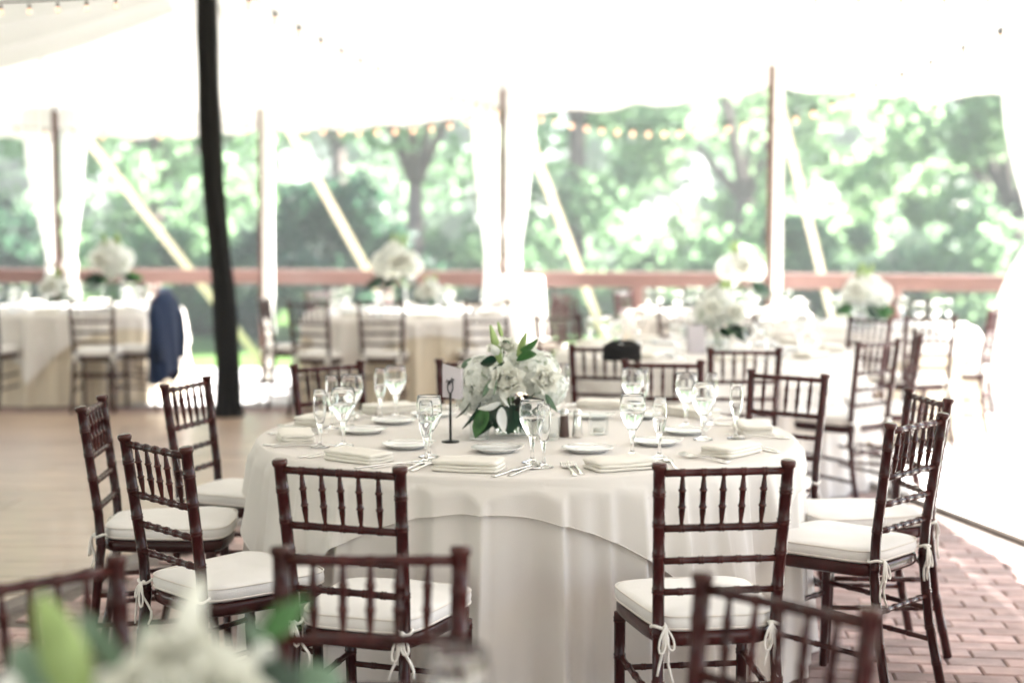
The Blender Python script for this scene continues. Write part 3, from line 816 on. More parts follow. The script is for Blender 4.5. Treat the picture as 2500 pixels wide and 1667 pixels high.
# ------------------------------------------------------------------ tableware
def lathe_me(name, prof, m, n=28): return MB().lathe(prof, n).mesh(name, m)
GOB = [(0.0, .0), (.033, .0), (.034, .0015), (.030, .003), (.016, .006), (.008, .011), (.0055, .018), (.0050, .035), (.0060, .055), (.0085, .068), (.012, .078), (.020, .090), (.030, .107), (.0375, .127), (.0405, .147), (.0400, .165), (.0370, .188), (.0360, .192), (.0352, .1905), (.0388, .163), (.0392, .147), (.0362, .128), (.0285, .109), (.0185, .093), (.008, .084), (0.0, .082)]
FLU = [(0.0, .0), (.030, .0), (.031, .0015), (.027, .003), (.013, .006), (.007, .012), (.0050, .02), (.0046, .045), (.0060, .062), (.0085, .070), (.013, .082), (.0185, .102), (.0215, .122), (.0222, .142), (.0212, .165), (.0195, .186), (.0188, .188), (.0181, .1865), (.0200, .165), (.0209, .142), (.0202, .122), (.0172, .103), (.0115, .085), (.006, .078), (0.0, .077)]
gob_me = lathe_me('goblet', GOB, 'glass'); flu_me = lathe_me('flute', FLU, 'glass')
gw_me = lathe_me('water', [(0.0, .0815), (.0083, .0838), (.0188, .0927), (.0288, .1087), (.0366, .128), (.0390, .138), (.0388, .1392), (0.0, .1392)], 'water')
fw_me = lathe_me('water', [(0.0, .0765), (.0062, .0778), (.0118, .0848), (.0175, .1028), (.0205, .122), (.0208, .128), (0.0, .128)], 'water')
votive_me = MB().lathe([(0.0, .0), (.030, .0), (.033, .002), (.034, .075), (.0335, .076), (.0315, .075), (.0305, .008), (0.0, .007)], 24).mesh('votive', 'thin_glass')
votc_me = MB().lathe([(0.0, .0085), (.019, .0085), (.0195, .02), (.018, .022), (0.0, .021)], 16).mesh('candle', 'candle')
plate_me = MB().lathe([(0.0, .004), (.045, .004), (.052, .002), (.055, .0), (.058, .0015), (.074, .0105), (.082, .0135), (.083, .015), (.081, .0155), (.072, .013), (.056, .006), (.045, .0065), (0.0, .0065)], 40).mesh('plate', 'porcelain')
def flat_shape(half, z, th, m, name):
    """half: list of (v along length, half width, height offset)"""
    mb = MB(); v = []; f = []
    for l, h, dz in half: v += [(-h, l, z + dz), (h, l, z + dz), (h * .8, l, z + dz + th), (-h * .8, l, z + dz + th)]
    for i in range(len(half) - 1):
        a = i * 4; b = a + 4
        for k in range(4): f.append((a + k, a + (k + 1) % 4, b + (k + 1) % 4, b + k))
    f += [(3, 2, 1, 0), tuple(len(v) - 4 + k for k in range(4))]
    mb.add(v, f); return mb
def fork_mesh():
    mb = flat_shape([(-.098, .0075, 0), (-.095, .0095, 0), (-.080, .0095, .0005), (-.05, .0050, .003), (.0, .0032, .007), (.025, .0036, .006), (.035, .0085, .004), (.047, .0125, .002), (.056, .0128, .0015)], .0, .0022, 'silver', 'fork')
    for k in range(4):
        x = -.0108 + k * .0072
        v = []
        for l, h, dz in ((.0555, .0022, .0015), (.075, .0019, .003), (.098, .0011, .007)): v += [(x - h, l, dz), (x + h, l, dz), (x + h, l, dz + .002), (x - h, l, dz + .002)]
        f = []
        for i in range(2):
            a = i * 4; b = a + 4
            for q in range(4): f.append((a + q, a + (q + 1) % 4, b + (q + 1) % 4, b + q))
        f += [(3, 2, 1, 0), (8, 9, 10, 11)]; mb.add(v, f)
    return mb.mesh('fork', 'silver')
fork_me = fork_mesh()
knife_me = flat_shape([(-.118, .0065, 0), (-.115, .0085, 0), (-.09, .0085, .0), (-.03, .0065, .0015), (-.012, .0050, .002), (-.005, .0085, .0018), (.06, .0095, .001), (.10, .0085, .001), (.115, .004, .0012)], .0, .0032, 'silver', 'knife').mesh('knife', 'silver')
bknife_me = flat_shape([(-.080, .0055, 0), (-.075, .0070, 0), (-.03, .0055, .001), (-.01, .0045, .001), (.0, .0085, .001), (.05, .0095, .001), (.075, .005, .001)], .0, .0030, 'silver', 'butter_knife').mesh('butter_knife', 'silver')
spoon_me = flat_shape([(-.095, .0065, 0), (-.090, .0085, 0), (-.06, .006, .002), (.0, .0032, .006), (.030, .0038, .005), (.042, .011, .002), (.058, .0165, .0), (.075, .0160, .001), (.088, .0105, .003), (.093, .003, .005)], .0, .0022, 'silver', 'spoon').mesh('spoon', 'silver')
def napkin_mesh(seed):
    rr = random.Random(seed); mb = MB()
    for k, (l, w_, z0, th, ox) in enumerate([(.205, .122, .0, .0095, 0), (.198, .118, .0098, .0095, .003), (.202, .114, .0196, .0115, -.001)]):
        N = 56; lev = [(.004, 0), (.0, .3), (.0, .7), (.004, 1.0), (.02, 1.05), (.045, 1.1)]
        ph = rr.uniform(0, 6); v = []; f = []
        for ins, t in lev:
            for i in range(N):
                a = 2 * PI * i / N; ca, sa = math.cos(a), math.sin(a)
                u = math.copysign(abs(ca) ** .22, ca) * (l / 2 - ins); q = math.copysign(abs(sa) ** .22, sa) * (w_ / 2 - ins)
                wv = .0012 * math.sin(u * 55 + ph) + .0014 * math.sin(q * 70 + ph * 2)
                v.append((u + ox, q + .002 * math.sin(u * 30 + ph), max(0.0002, z0 + th * t + wv * (t + .2))))
        for j in range(len(lev) - 1):
            for i in range(N):
                i2 = (i + 1) % N; f.append((j * N + i, j * N + i2, (j + 1) * N + i2, (j + 1) * N + i))
        f.append(tuple(range(N - 1, -1, -1))); f.append(tuple((len(lev) - 1) * N + i for i in range(N)))
        mb.add(v, f)
    return mb.mesh('napkin', 'napkin')
nap_mes = [napkin_mesh(k) for k in range(4)]
def on_table(a, r, cx_=TX, cy_=TY): return (cx_ + r * math.sin(R(a)), cy_ - r * math.cos(R(a)))
def put(name, me, x, y, z, rz, label, cat, group, kids=()):
    o = obj(name, me, None, (x, y, z), (0, 0, rz)); tag(o, label, cat, group)
    for kn, km in kids: obj(kn, km, o)
    return o
# place: napkin angle, chair text, goblet pos, flute pos, bread plate pos (plan positions taken per place)
PL = [(-13, 'before the near left chair', (.062, 4.552), (.095, 4.469), (-.049, 4.783)),
      (20, 'before the near right chair', (.377, 4.691), (.458, 4.647), (.241, 4.783)),
      (54, 'before the large chair at the right', (.644, 5.048), (.758, 5.069), (.475, 4.937)),
      (93, 'before the edge-on chair at the right', (.625, 5.380), (.721, 5.427), (.60, 5.20)),
      (127, 'before the reddish chair at the back right', (.444, 5.537), (.485, 5.575), (.495, 5.512 + .12)),
      (157, 'before the back chair under the black bag', (.13, 5.72), (.20, 5.80), (.30, 5.62)),
      (-171, 'before the chair hidden behind the flowers', (-.12, 5.86), (-.19, 5.92), (.02, 5.72)),
      (-139, 'before the back left chair', (-.437, 5.652), (-.490, 5.587), (-.30, 5.66)),
      (-109, 'before the third chair from the left', (-.568, 5.322), (-.640, 5.322), (-.434, 5.476)),
      (-78, 'before the leftmost chair', (-.551, 4.897), (-.624, 4.868), (-.520, 5.220)),
      (-41, 'before the second chair from the left', (-.258, 4.665), (-.262, 4.560), (-.341, 4.868))]
for k, (a, txt, gp, fp, pp) in enumerate(PL):
    rz = R(a)
    put('water_goblet', gob_me, *gp, TOP, 0, 'clear stemmed water goblet on main table ' + txt, 'goblet', 'water goblets on the main table', [('water', gw_me)])
    put('champagne_flute', flu_me, *fp, TOP, 0, 'slim clear champagne flute on main table ' + txt, 'flute', 'flutes on the main table', [('water', fw_me)] if k % 3 else [])
    put('bread_plate', plate_me, *pp, TOP, 0, 'small white bread plate on main table ' + txt, 'plate', 'bread plates on the main table')
    put('butter_knife', bknife_me, pp[0] + .012, pp[1] + .02, TOP + .0165, R(92) + (rnd.uniform(-.3, .3) if abs(a) > 45 else .0), 'butter knife lying across the bread plate ' + txt, 'butter knife', 'butter knives on the main table')
    x, y = on_table(a, .795)
    put('folded_napkin', nap_mes[k % 4], x, y, TOP, rz + rnd.uniform(-.12, .12), 'folded ivory napkin on main table ' + txt, 'napkin', 'napkins on the main table')
    T_ = Vector((math.cos(rz), math.sin(rz), 0)); In = Vector((-math.sin(rz), math.cos(rz), 0))
    P_ = Vector((x, y, 0))
    for q, (du, dv) in enumerate(((-.160, .01), (-.132, .022))):
        p = P_ + T_ * du + In * dv
        put('fork', fork_me, p.x, p.y, TOP + .0005, rz - .22, ('outer' if q == 0 else 'inner') + ' fork left of the napkin ' + txt, 'fork', 'forks on the main table')
    p = P_ + T_ * .135 + In * .0; put('table_knife', knife_me, p.x, p.y, TOP + .0005, rz - .28, 'silver table knife right of the napkin ' + txt, 'knife', 'knives on the main table')
    p = P_ + T_ * .172 + In * .005; put('spoon', spoon_me, p.x, p.y, TOP + .0005, rz - .30, 'spoon right of the napkin and knife ' + txt, 'spoon', 'spoons on the main table')
# votives, shakers
for (x, y, txt) in ((-.110, 5.06, 'left of the flower vase behind the card stand'), (.128, 5.05, 'right of the flower vase, before the shakers'), (.30, 5.18, 'right of the salt and pepper shakers')):
    put('votive_holder', votive_me, x, y, TOP, 0, 'clear glass tealight holder ' + txt, 'votive', 'tealight holders on the main table', [('candle', votc_me)])
sh_g = MB().lathe([(0.0, .0), (.017, .0), (.0175, .003), (.0135, .070), (.0130, .072)], 8).mesh('shaker_body', 'pepper')
sh_s = MB().lathe([(0.0, .0), (.017, .0), (.0175, .003), (.0135, .070), (.0130, .072)], 8).mesh('shaker_body', 'silver')
sh_c = MB().lathe([(.0138, .0722), (.0145, .075), (.0142, .088), (.009, .096), (0.0, .098)], 14).mesh('shaker_cap', 'silver')
for me_, x, y, lab in ((sh_g, .178, 5.115, 'dark pepper shaker with silver cap right of the flowers'), (sh_s, .222, 5.105, 'pale salt shaker with silver cap, right of the pepper')):
    o = obj('shaker', me_, None, (x, y, TOP)); tag(o, lab, 'shaker', 'salt and pepper shakers'); obj('shaker_cap', sh_c, o)
# table card on a wire stand
cs = thing('card_stand', 'black wire stand holding a folded table card, left of the flowers', 'card stand', (-.205, 4.99, TOP))
MB().lathe([(0, 0), (.029, 0), (.030, .002), (.029, .004), (.005, .005), (.004, .012)], 28).build('base', 'black_metal', cs)
MB().tube([(0, 0, .005), (0, 0, .163)], .0043, 8).build('rod', 'black_metal', cs)
MB().tube([(.0085 * math.sin(a), 0, .184 - .021 * math.cos(a)) for a in [2 * PI * k / 24 for k in range(25)]], .0019, 6, False).build('loop', 'black_metal', cs)
cd = MB()
def cpt(x, z, y): return (x, y, z)
cd.add([(-.026, .004, .150), (.035, .012, .140), (.035, .012, .243), (-.026, .004, .262),
        (-.026, .0045, .150), (.035, .0125, .140), (.035, .0125, .243), (-.026, .0045, .262)], [(0, 1, 2, 3), (7, 6, 5, 4), (0, 4, 5, 1), (1, 5, 6, 2), (2, 6, 7, 3), (3, 7, 4, 0)])
cd.add([(.0352, .0125, .141), (.041, .030, .144), (.041, .030, .245), (.0352, .0125, .243), (.0355, .0127, .141), (.0413, .0302, .144), (.0413, .0302, .245), (.0355, .0127, .243)], [(0, 1, 2, 3), (7, 6, 5, 4)])
card_o = cd.build('table_card', 'card', cs, False)
mb = MB()
def scr(pts): mb.tube([(x, .0035 + (x + .026) * .131, z) for x, z in pts], .0014, 5)
scr([(-.014, .198), (-.011, .208), (-.008, .205), (-.004, .194), (-.002, .190), (.002, .202), (.005, .214), (.006, .208)])
scr([(-.009, .186), (-.004, .196), (.001, .204), (.007, .203), (.009, .210)])
scr([(.0065, .190), (.0085, .199), (.0105, .210), (.0125, .206)])
mb.build('handwriting', 'ink', card_o)

# ================================================================== FLOWERS
def hydr_mesh(seed, rad):
    rr = random.Random(seed); v = []; f = []
    N = 130
    for i in range(N):
        z = 1 - 1.65 * (i + .5) / N; q = math.sqrt(max(0, 1 - z * z)); a = i * 2.39996 + rr.uniform(-.2, .2)
        n_ = Vector((q * math.cos(a), q * math.sin(a), z)); n_ = (n_ + Vector((rr.gauss(0, .18), rr.gauss(0, .18), rr.gauss(0, .18)))).normalized()
        ctr = n_ * rad * rr.uniform(.80, 1.03); tv = n_.orthogonal().normalized(); bv = n_.cross(tv); sp = rr.uniform(0, 1.5)
        s_ = rad * rr.uniform(.20, .27)
        for k in range(4):
            an = sp + k * PI / 2; d = tv * math.cos(an) + bv * math.sin(an); e = n_.cross(d); lift = rr.uniform(-.35, .35)
            b0 = len(v)
            v += [ctr, ctr + d * s_ * .55 + e * s_ * .48 + n_ * s_ * .12, ctr + d * s_ * 1.05 + n_ * s_ * lift, ctr + d * s_ * .55 - e * s_ * .48 + n_ * s_ * .12]
            f += [(b0, b0 + 1, b0 + 2), (b0, b0 + 2, b0 + 3)]
    k = len(v); mb = MB(); mb.v = [tuple(p) for p in v]; mb.f = f
    nf = len(mb.f); mb.lathe([(0, -rad * .6), (rad * .5, -rad * .4), (rad * .70, 0), (rad * .5, rad * .5), (0, rad * .70)], 14)
    me = mb.mesh('hydrangea_bloom', 'hydrangea', False); me.materials.append(MATS['hydrangea_core'])
    for p in list(me.polygons)[nf:]: p.material_index = 1
    return me
def petal(L, W, curl, cup, tip=.0, nu=6, nv=6, thick=0):
    mb = MB()
    def fn(u, v):
        x = (u - .5) * 2; wv = math.sin(PI * (0.12 + .80 * v ** .8)) ** .8
        z = v * L; y = cup * (x * x) * W - curl * (v ** 2.2) * L
        return (x * W * wv, y, z - tip * x * x * L * v)
    mb.grid(fn, nu, nv); return mb
def rose(parent, loc, rad, nrm, seed):
    rr = random.Random(seed)
    core = MB(); core.grid(lambda u, v: ((.30 + .10 * u + .05 * math.sin(v * 3)) * rad * math.cos(u * 4 * PI) * (.5 + .5 * u), (.30 + .10 * u) * rad * math.sin(u * 4 * PI) * (.5 + .5 * u), rad * (v * .95 - .1)), 40, 4)
    q = Vector((0, 0, 1)).rotation_difference(Vector(nrm).normalized()).to_euler()
    o = core.build('rose_bloom', 'petal_cream', parent, True, loc, q)
    for lay, (n, r0, cl, cu, sc) in enumerate([(3, .20, .12, .75, .98), (4, .34, -.02, .62, 1.0), (5, .46, -.22, .50, 1.02), (6, .56, -.45, .40, 1.02)]):
        for k in range(n):
            a = k * 2 * PI / n + lay * .5 + rr.uniform(-.15, .15)
            p = petal(rad * sc * rr.uniform(.92, 1.05), rad * .62, cl, -cu)
            p.build('petal', 'petal_cream', o, True, (math.cos(a) * r0 * rad * .55, math.sin(a) * r0 * rad * .55, -rad * .25), (-.06 - lay * .15, 0, a + PI / 2 + PI))
    return o
def bud(parent, a, b, r, m='bud_green'):
    A, B = Vector(a), Vector(b); d = B - A; L = d.length; mb = MB()
    def fn(u, v):
        q = 2 * PI * u; rr_ = r * (math.sin(PI * min(1, .06 + .90 * v ** .85)) ** .75) * (1 + .10 * math.cos(3 * q))
        return (rr_ * math.cos(q), rr_ * math.sin(q), v * L)
    mb.grid(fn, 18, 12, True)
    rot = Vector((0, 0, 1)).rotation_difference(d.normalized()).to_euler()
    return mb.build('lily_bud', m, parent, True, A, rot)
def leaf(parent, a, b, W, m, droop=.15, name='leaf', roll=0.0):
    A, B = Vector(a), Vector(b); d = B - A; L = d.length; mb = MB()
    def fn(u, v):
        x = (u - .5) * 2; w_ = W * math.sin(PI * min(1, .03 + .95 * v ** .8)) ** .85
        return (x * w_, abs(x) * w_ * .28 - droop * L * math.sin(PI * v), v * L)
    mb.grid(fn, 6, 9)
    rot = (Vector((0, 0, 1)).rotation_difference(d.normalized()) @ Matrix.Rotation(roll, 3, 'Z').to_quaternion()).to_euler()
    return mb.build(name, m, parent, True, A, rot)
vase_me = MB().lathe([(0.0, .0), (.060, .0), (.064, .003), (.066, .095), (.0655, .096), (.0625, .095), (.0605, .010), (0.0, .009)], 36).mesh('vase', 'thin_glass')
vwat_me = MB().lathe([(0.0, .0088), (.0607, .0098), (.0616, .060), (0.0, .060)], 36).mesh('vase_water', 'water')
hyds = [hydr_mesh(k, 1.0) for k in range(3)]
def hyd(parent, loc, rad, k):
    o = obj('hydrangea_bloom', hyds[k % 3], parent, loc, (rnd.uniform(-.5, .5), rnd.uniform(-.5, .5), rnd.uniform(0, 6))); o.scale = (rad,) * 3; return o
def stems(parent, n=9, r=.04, h=.12, seed=1):
    rr = random.Random(seed)
    for k in range(n):
        a = rr.uniform(0, 6.28); q = rr.random() ** .5 * r; b_ = a + rr.uniform(2, 4)
        MB().tube([(math.cos(a) * q, math.sin(a) * q, .011), (math.cos(b_) * q * .9, math.sin(b_) * q * .9, h)], .0028, 6).build('stem', 'stem', parent)
# main centrepiece
OX, OY, OZ = .0, 5.19, TOP
fl = thing('flower_centerpiece', 'low centrepiece of white hydrangeas, roses and green lily buds on the main table', 'flower arrangement', (OX, OY, OZ))
def L_(p): return (p[0] - OX, p[1] - OY, p[2] - OZ)
obj('vase', vase_me, fl, (0, 0, 0)); obj('vase_water', vwat_me, fl, (0, 0, 0)); stems(fl, 11, .045, .13, 3)
for k, (p, r) in enumerate([(L_((-0.096, 5.160, 0.959)), .076), (L_((-0.130, 5.200, 0.883)), .066), (L_((-0.055, 5.220, 0.896)), .07), (L_((0.084, 5.170, 0.973)), .080), (L_((0.122, 5.140, 0.925)), .068), (L_((0.044, 5.260, 0.999)), .07),
                            (L_((0.006, 5.300, 0.957)), .08), (L_((-0.102, 5.320, 0.955)), .07)]): hyd(fl, p, r, k)
rose(fl, L_((-0.019, 5.060, 0.957)), .060, (.12, -1, .35), 4)
rose(fl, L_((0.107, 5.050, 0.964)), .046, (.35, -1, .30), 5)
rose(fl, L_((-0.054, 5.160, 1.058)), .030, (-.3, -.8, .8), 6)
rose(fl, L_((-0.015, 5.140, 1.068)), .032, (.3, -.8, .6), 7)
bud(fl, L_((-0.039, 5.140, 1.006)), L_((-0.074, 5.130, 1.143)), .0145)
bud(fl, L_((-0.034, 5.150, 1.097)), L_((-0.049, 5.150, 1.154)), .0075)
bud(fl, L_((0.018, 5.130, 1.036)), L_((0.049, 5.100, 1.122)), .0115)
MB().tube([L_((-0.027, 5.160, 1.008)), L_((-0.031, 5.155, 1.061)), L_((-0.037, 5.150, 1.099))], .0018, 6).build('stem', 'stem', fl)
for a, b, w_, m_, dr_ in [((0.024, 5.130, 1.045), (0.085, 5.080, 1.100), .017, 'leaf_green', .12), ((0.015, 5.120, 1.022), (0.082, 5.050, 1.052), .016, 'leaf_green', -.15),
                          ((-0.053, 5.100, 1.021), (-0.107, 5.080, 1.017), .030, 'leaf_dark', .05), ((-0.024, 5.080, 1.011), (-0.072, 5.050, 0.990), .026, 'leaf_dark', .1),
                          ((-0.036, 5.150, 1.061), (-0.006, 5.100, 1.080), .008, 'leaf_green', -.3), ((-0.009, 5.100, 1.012), (0.021, 5.060, 0.992), .024, 'leaf_dark', .1),
                          ((-0.105, 5.120, 0.878), (-0.167, 5.040, 0.799), .034, 'leaf_dark', .1), ((-0.075, 5.100, 0.876), (-0.113, 5.000, 0.782), .042, 'leaf_dark', .12),
                          ((-0.094, 5.070, 0.869), (-0.120, 4.990, 0.775), .032, 'leaf_green', .08), ((-0.038, 5.100, 0.873), (-0.053, 5.020, 0.801), .036, 'leaf_dark', .1), ((-0.001, 5.090, 0.874), (-0.012, 5.020, 0.785), .040, 'leaf_dark', .08),
                          ((0.028, 5.100, 0.876), (0.042, 5.030, 0.793), .032, 'leaf_dark', .1), ((-0.143, 5.130, 0.876), (-0.192, 5.080, 0.830), .026, 'leaf_dark', .1), ((0.058, 5.120, 0.885), (0.094, 5.080, 0.823), .028, 'leaf_dark', .1),
                          ((-0.076, 5.050, 0.955), (-0.099, 5.040, 0.906), .009, 'leaf_sage', .1), ((-0.050, 5.030, 0.966), (-0.064, 5.020, 0.914), .012, 'leaf_sage', .1),
                          ((0.112, 5.060, 0.914), (0.152, 5.040, 0.858), .013, 'leaf_sage', .1), ((-0.175, 5.200, 0.989), (-0.140, 5.160, 1.028), .010, 'leaf_sage', .1), ((0.076, 5.060, 0.914), (0.050, 5.020, 0.904), .016, 'leaf_dark', .1)]:
    leaf(fl, L_(a), L_(b), w_, m_, dr_, roll=rnd.uniform(-.5, .5))
for k in range(14):
    q = Vector(L_((0.028, 5.070, 0.888))) + Vector((rnd.gauss(0, .016), rnd.gauss(0, .01), rnd.gauss(0, .016)))
    leaf(fl, q, q + Vector((rnd.gauss(0, .016), -.012, rnd.gauss(0, .016))), .010, 'leaf_brown', .3, 'scabiosa_leaf')
for a, b, w_ in [((-0.038, 5.050, 0.952), (-0.009, 4.990, 0.878), .016), ((-0.035, 5.030, 0.874), (-0.026, 4.990, 0.795), .019), ((-0.038, 5.050, 0.886), (-0.114, 5.020, 0.870), .014), ((-0.046, 5.120, 1.042), (-0.071, 5.100, 1.080), .016), ((-0.024, 5.100, 1.039), (-0.006, 5.060, 1.007), .012)]:
    leaf(fl, L_(a), L_(b), w_, 'petal_white', .15, 'lily_petal')

def arrangement(x, y, z, s_, seed, label, tall=0.0, n=7):
    rr = random.Random(seed)
    t = thing('flower_arrangement', label, 'flower arrangement', (x, y, z), 0, 'white flower arrangements')
    o = obj('vase', vase_me, t); o.scale = (s_, s_, s_ * (1 + tall * 3)); base_h = .10 * s_ * (1 + tall * 3)
    for k in range(5):
        a = rr.uniform(0, 6.28); MB().tube([(math.cos(a) * .03 * s_, math.sin(a) * .03 * s_, .012), (math.cos(a + 2) * .03 * s_, math.sin(a + 2) * .03 * s_, base_h + .03)], .003, 6).build('stem', 'stem', t)
    for k in range(n):
        a = k * 2.4 + rr.uniform(-.3, .3); q = .095 * s_ * (k / n) ** .5
        hyd(t, (math.cos(a) * q, math.sin(a) * q, base_h + .06 * s_ + .09 * s_ * (1 - (k / n)) * rr.uniform(.7, 1.1)), .072 * s_ * rr.uniform(.85, 1.15), k)
    for k in range(2): rose(t, (rr.uniform(-.08, .08) * s_, -.11 * s_, base_h + .09 * s_ + k * .03), .045 * s_, (rr.uniform(-.4, .4), -1, .4), seed + k)
    for k in range(9):
        a = rr.uniform(0, 6.28); d = Vector((math.cos(a), math.sin(a), rr.uniform(-.8, -.1)))
        p = Vector((math.cos(a) * .06 * s_, math.sin(a) * .06 * s_, base_h + .02))
        leaf(t, p, p + d * .11 * s_, .030 * s_, rr.choice(['leaf_dark', 'leaf_dark', 'leaf_green']), .15)
    for k in range(3):
        p = Vector((rr.uniform(-.05, .05) * s_, rr.uniform(-.05, 0) * s_, base_h + .17 * s_)); bud(t, p, p + Vector((rr.uniform(-.04, .04), 0, .09)) * s_, .012 * s_)
    return t
arrangement(1.19, 8.68, TOP, 1.15, 51, 'white flower arrangement with green leaves on the second table', 0.0)
arrangement(-.96, 12.45, TOP, 1.5, 52, 'tall white flower arrangement on the far middle table', .25)
arrangement(-.66, 12.25, TOP, .9, 53, 'small low white flower arrangement on the far middle table', 0, 5)
arrangement(-3.42, 12.95, TOP, 1.5, 54, 'tall white flower arrangement on the far left table', .25)
arrangement(-3.86, 12.75, TOP, 1.0, 55, 'small white flower arrangement low on the far left table', 0, 5)
arrangement(2.50, 10.70, TOP, 1.25, 56, 'cream white flower arrangement on the far right table', 0.0)
arrangement(1.86, 12.25, TOP, 1.4, 57, 'large white flower arrangement before the sunlit brown pole', .2)

# foreground bouquet, close to the lens
fg = thing('foreground_bouquet', 'heavily blurred white rose and lily bouquet at the lower left corner', 'flower arrangement', (-.40, 1.52, TOP))
FO = Vector((-.40, 1.52, TOP))
def F_(p): return tuple(Vector(p) - FO)
o = obj('vase', vase_me, fg); o.scale = (1.15, 1.15, 1.2); stems(fg, 9, .05, .16, 8)
for k in range(8):
    a = k * 2.4; q = .13 * (k / 8) ** .5; hyd(fg, (math.cos(a) * q, math.sin(a) * q, .150 + .03 * math.sin(k * 2)), .066, k)
rose(fg, F_((-0.332, 1.500, 1.032)), .050, (.1, -.8, .75), 61)
rose(fg, F_((-0.364, 1.460, 1.011)), .045, (-.2, -.8, .6), 62)
rose(fg, F_((-0.286, 1.480, 1.009)), .040, (.4, -.8, .6), 64)
bud(fg, F_((-0.436, 1.500, 0.998)), F_((-0.483, 1.520, 1.107)), .024)
bud(fg, F_((-0.342, 1.500, 1.056)), F_((-0.326, 1.560, 1.116)), .014, 'petal_cream')
bud(fg, F_((-0.496, 1.450, 1.023)), F_((-0.496, 1.450, 1.047)), .012, 'petal_white')
bud(fg, F_((-0.262, 1.550, 1.037)), F_((-0.293, 1.620, 1.058)), .009, 'leaf_sage')
for a, b, w_, m_ in [((-0.271, 1.600, 1.037), (-0.229, 1.660, 1.070), .016, 'leaf_green'), ((-0.281, 1.550, 1.019), (-0.237, 1.500, 0.998), .03, 'leaf_dark'), ((-0.224, 1.600, 0.975), (-0.189, 1.620, 0.998), .03, 'leaf_sage'),
                     ((-0.387, 1.500, 1.025), (-0.467, 1.600, 1.071), .012, 'leaf_sage'), ((-0.374, 1.500, 1.025), (-0.393, 1.620, 1.056), .012, 'leaf_sage'), ((-0.482, 1.550, 0.991), (-0.556, 1.650, 1.018), .02, 'leaf_sage'), ((-0.237, 1.500, 1.007), (-0.271, 1.600, 1.033), .016, 'leaf_dark'), ((-0.273, 1.500, 0.989), (-0.222, 1.550, 1.024), .025, 'leaf_dark'), ((-0.410, 1.500, 0.984), (-0.459, 1.600, 1.013), .02, 'leaf_dark'), ((-0.396, 1.500, 1.025), (-0.451, 1.600, 1.052), .010, 'leaf_sage')]:
    leaf(fg, F_(a), F_(b), w_, m_, .12)
leaf(fg, F_((-0.267, 1.550, 1.024)), F_((-0.255, 1.550, 1.052)), .012, 'petal_white', .1, 'lily_petal')
put('water_goblet', gob_me, (-0.068, 1.860, 0.948)[0], 1.86, TOP, 0, 'blurred goblet at the bottom edge in front of the foreground chair', 'goblet', 'goblets in the foreground', [('water', gw_me)])

# glasses, napkins and plates on the blurred tables behind
def bg_set(cx_, cy_, Rr, n, a0, name, cover=True):
    for k in range(n):
        a = a0 + k * 360 / n
        x, y = on_table(a + 12, Rr - .26, cx_, cy_); put('water_goblet', gob_me, x, y, TOP, 0, 'blurred water goblet on the ' + name, 'goblet', 'goblets on the ' + name)
        x, y = on_table(a + 17, Rr - .17, cx_, cy_); put('champagne_flute', flu_me, x, y, TOP, 0, 'blurred champagne flute on the ' + name, 'flute', 'flutes on the ' + name)
        x, y = on_table(a, Rr - .12, cx_, cy_); put('folded_napkin', nap_mes[k % 4], x, y, TOP, R(a), 'blurred folded napkin on the ' + name, 'napkin', 'napkins on the ' + name)
        x, y = on_table(a, Rr - .36, cx_, cy_); put('bread_plate', plate_me, x, y, TOP, 0, 'blurred small plate on the ' + name, 'plate', 'plates on the ' + name)
bg_set(1.12, 8.7, .84, 9, 5, 'second table behind the main one')
bg_set(-.80, 12.5, .90, 8, 10, 'far middle table')
bg_set(-3.80, 13.1, .90, 8, 0, 'far left table')
bg_set(2.52, 10.75, .76, 7, 20, 'far right table')
bg_set(1.68, 12.3, .74, 6, 0, 'farthest table by the railing')
o = mk('table_card', [(-.05, 0, 0), (.05, 0, 0), (.05, .02, .16), (-.05, .02, .16), (-.05, .04, 0), (.05, .04, 0)], [(0, 1, 2, 3), (3, 2, 5, 4)], 'card', None, False, (1.041, 8.450, 0.824)[:2] + (TOP,), (0, 0, .2))
tag(o, 'grey folded card standing on the second table, left of its flowers', 'card')

# ================================================================== JACKET AND BAG
jk = thing('suit_jacket', 'navy suit jacket hung over the back of a chair at the far left table', 'jacket', JC.location, JC.rotation_euler.z, None)
def jf(u, v):
    a = 2 * PI * u
    z = lerp(.30, .935, v)
    hw = lerp(.195, .185, v) * (1 - max(0, (v - .80) / .2) ** 2.2 * .55)
    hd = lerp(.085, .060, v) * (1 - max(0, (v - .88) / .12) ** 2 * .6)
    r = 1 + .10 * math.sin(5 * a + 2 * v) * (1 - v) + .06 * math.sin(9 * a + 5 * v) * (1 - v * .6)
    zz = z - (.05 * (math.sin(a * 2 + 1) + 1) * (1 - v) if v < .5 else 0)
    return (math.cos(a) * hw * r, -.225 - .02 * (1 - v) + math.sin(a) * hd * r - (v - .3) * .03, zz)
mb = MB(); mb.grid(jf, 64, 30, True)
n0 = 30 * 64; mb.f.append(tuple(n0 + k for k in range(64))); mb.build('body', 'navy', jk)
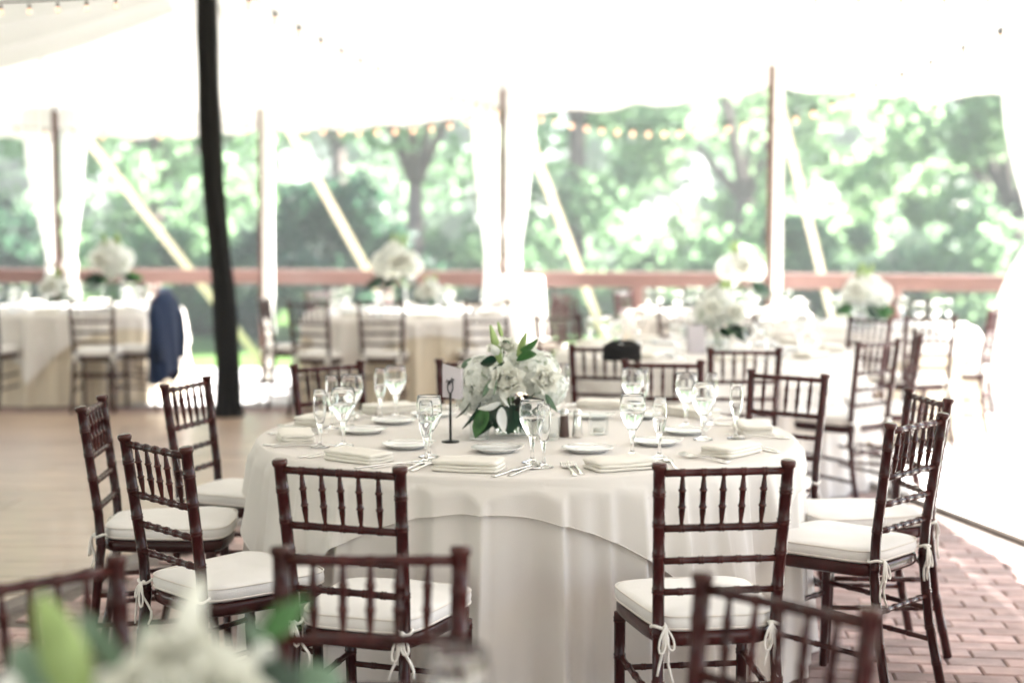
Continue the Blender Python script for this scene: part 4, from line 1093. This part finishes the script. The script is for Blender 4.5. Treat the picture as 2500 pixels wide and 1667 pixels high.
for sgn in (-1, 1):
    mb = MB(); mb.tube([(sgn * .145, -.235, .86), (sgn * .185, -.26, .74), (sgn * .19, -.28, .56), (sgn * .165, -.285, .40)], [.04, .05, .046, .04], 14); mb.build('sleeve', 'navy', jk)
MB().tube([(-.09, -.26, .935), (-.05, -.225, .955), (.05, -.225, .955), (.09, -.26, .935)], [.012, .02, .02, .012], 10).build('collar', 'navy_lining', jk)
bgx, bgy, bgz = (0.537, 7.360, 0.880)
bag = thing('black_bag', 'small black bag hanging on the chair back before the second table', 'bag', (bgx, bgy, bgz - .06))
def bf(u, v):
    a = 2 * PI * u; e = .45
    ca, sa = math.cos(a), math.sin(a)
    x = math.copysign(abs(ca) ** e, ca) * .098 * (1 - .10 * v); y = math.copysign(abs(sa) ** e, sa) * .040 * (1 - .3 * v)
    return (x * (.75 if v in (0, 1) else 1), y * (.6 if v in (0, 1) else 1), v * .082 + .010 * math.sin(a * 2 + .6) * v)
mb = MB(); mb.grid(bf, 40, 8, True); mb.f.append(tuple(range(39, -1, -1))); mb.f.append(tuple(8 * 40 + k for k in range(40))); mb.build('pouch', 'black_fabric', bag)
mb = MB(); mb.tube([(-.08, -.01, .07), (-.05, .01, .088), (0, .025, .092), (.05, .015, .088), (.085, -.01, .07)], .010, 8); mb.build('strap', 'black_fabric', bag)

# ================================================================== VEIL ADDED FOR LENS GLARE
hz = MB().box(-152, 152, -62, 202, -1.3, 12.5).build('glare_haze', 'mortar', None, False); hz['kind'] = 'stuff'  # added scattering volume, stands in for lens glare over the trees
hm = bpy.data.materials.new('glare_veil'); hm.use_nodes = True; hn = hm.node_tree.nodes; hn.remove(hn['Principled BSDF'])
pv_ = hn.new('ShaderNodeVolumePrincipled'); pv_.inputs['Color'].default_value = (0.95, 0.98, 0.97, 1); pv_.inputs['Density'].default_value = 0.0055; pv_.inputs['Anisotropy'].default_value = 0.0
hm.node_tree.links.new(pv_.outputs[0], hn['Material Output'].inputs['Volume'])
hz.data.materials.clear(); hz.data.materials.append(hm)
tag(hz, 'added thin veil standing in for lens glare in front of the trees beyond the tent', 'glare_haze')
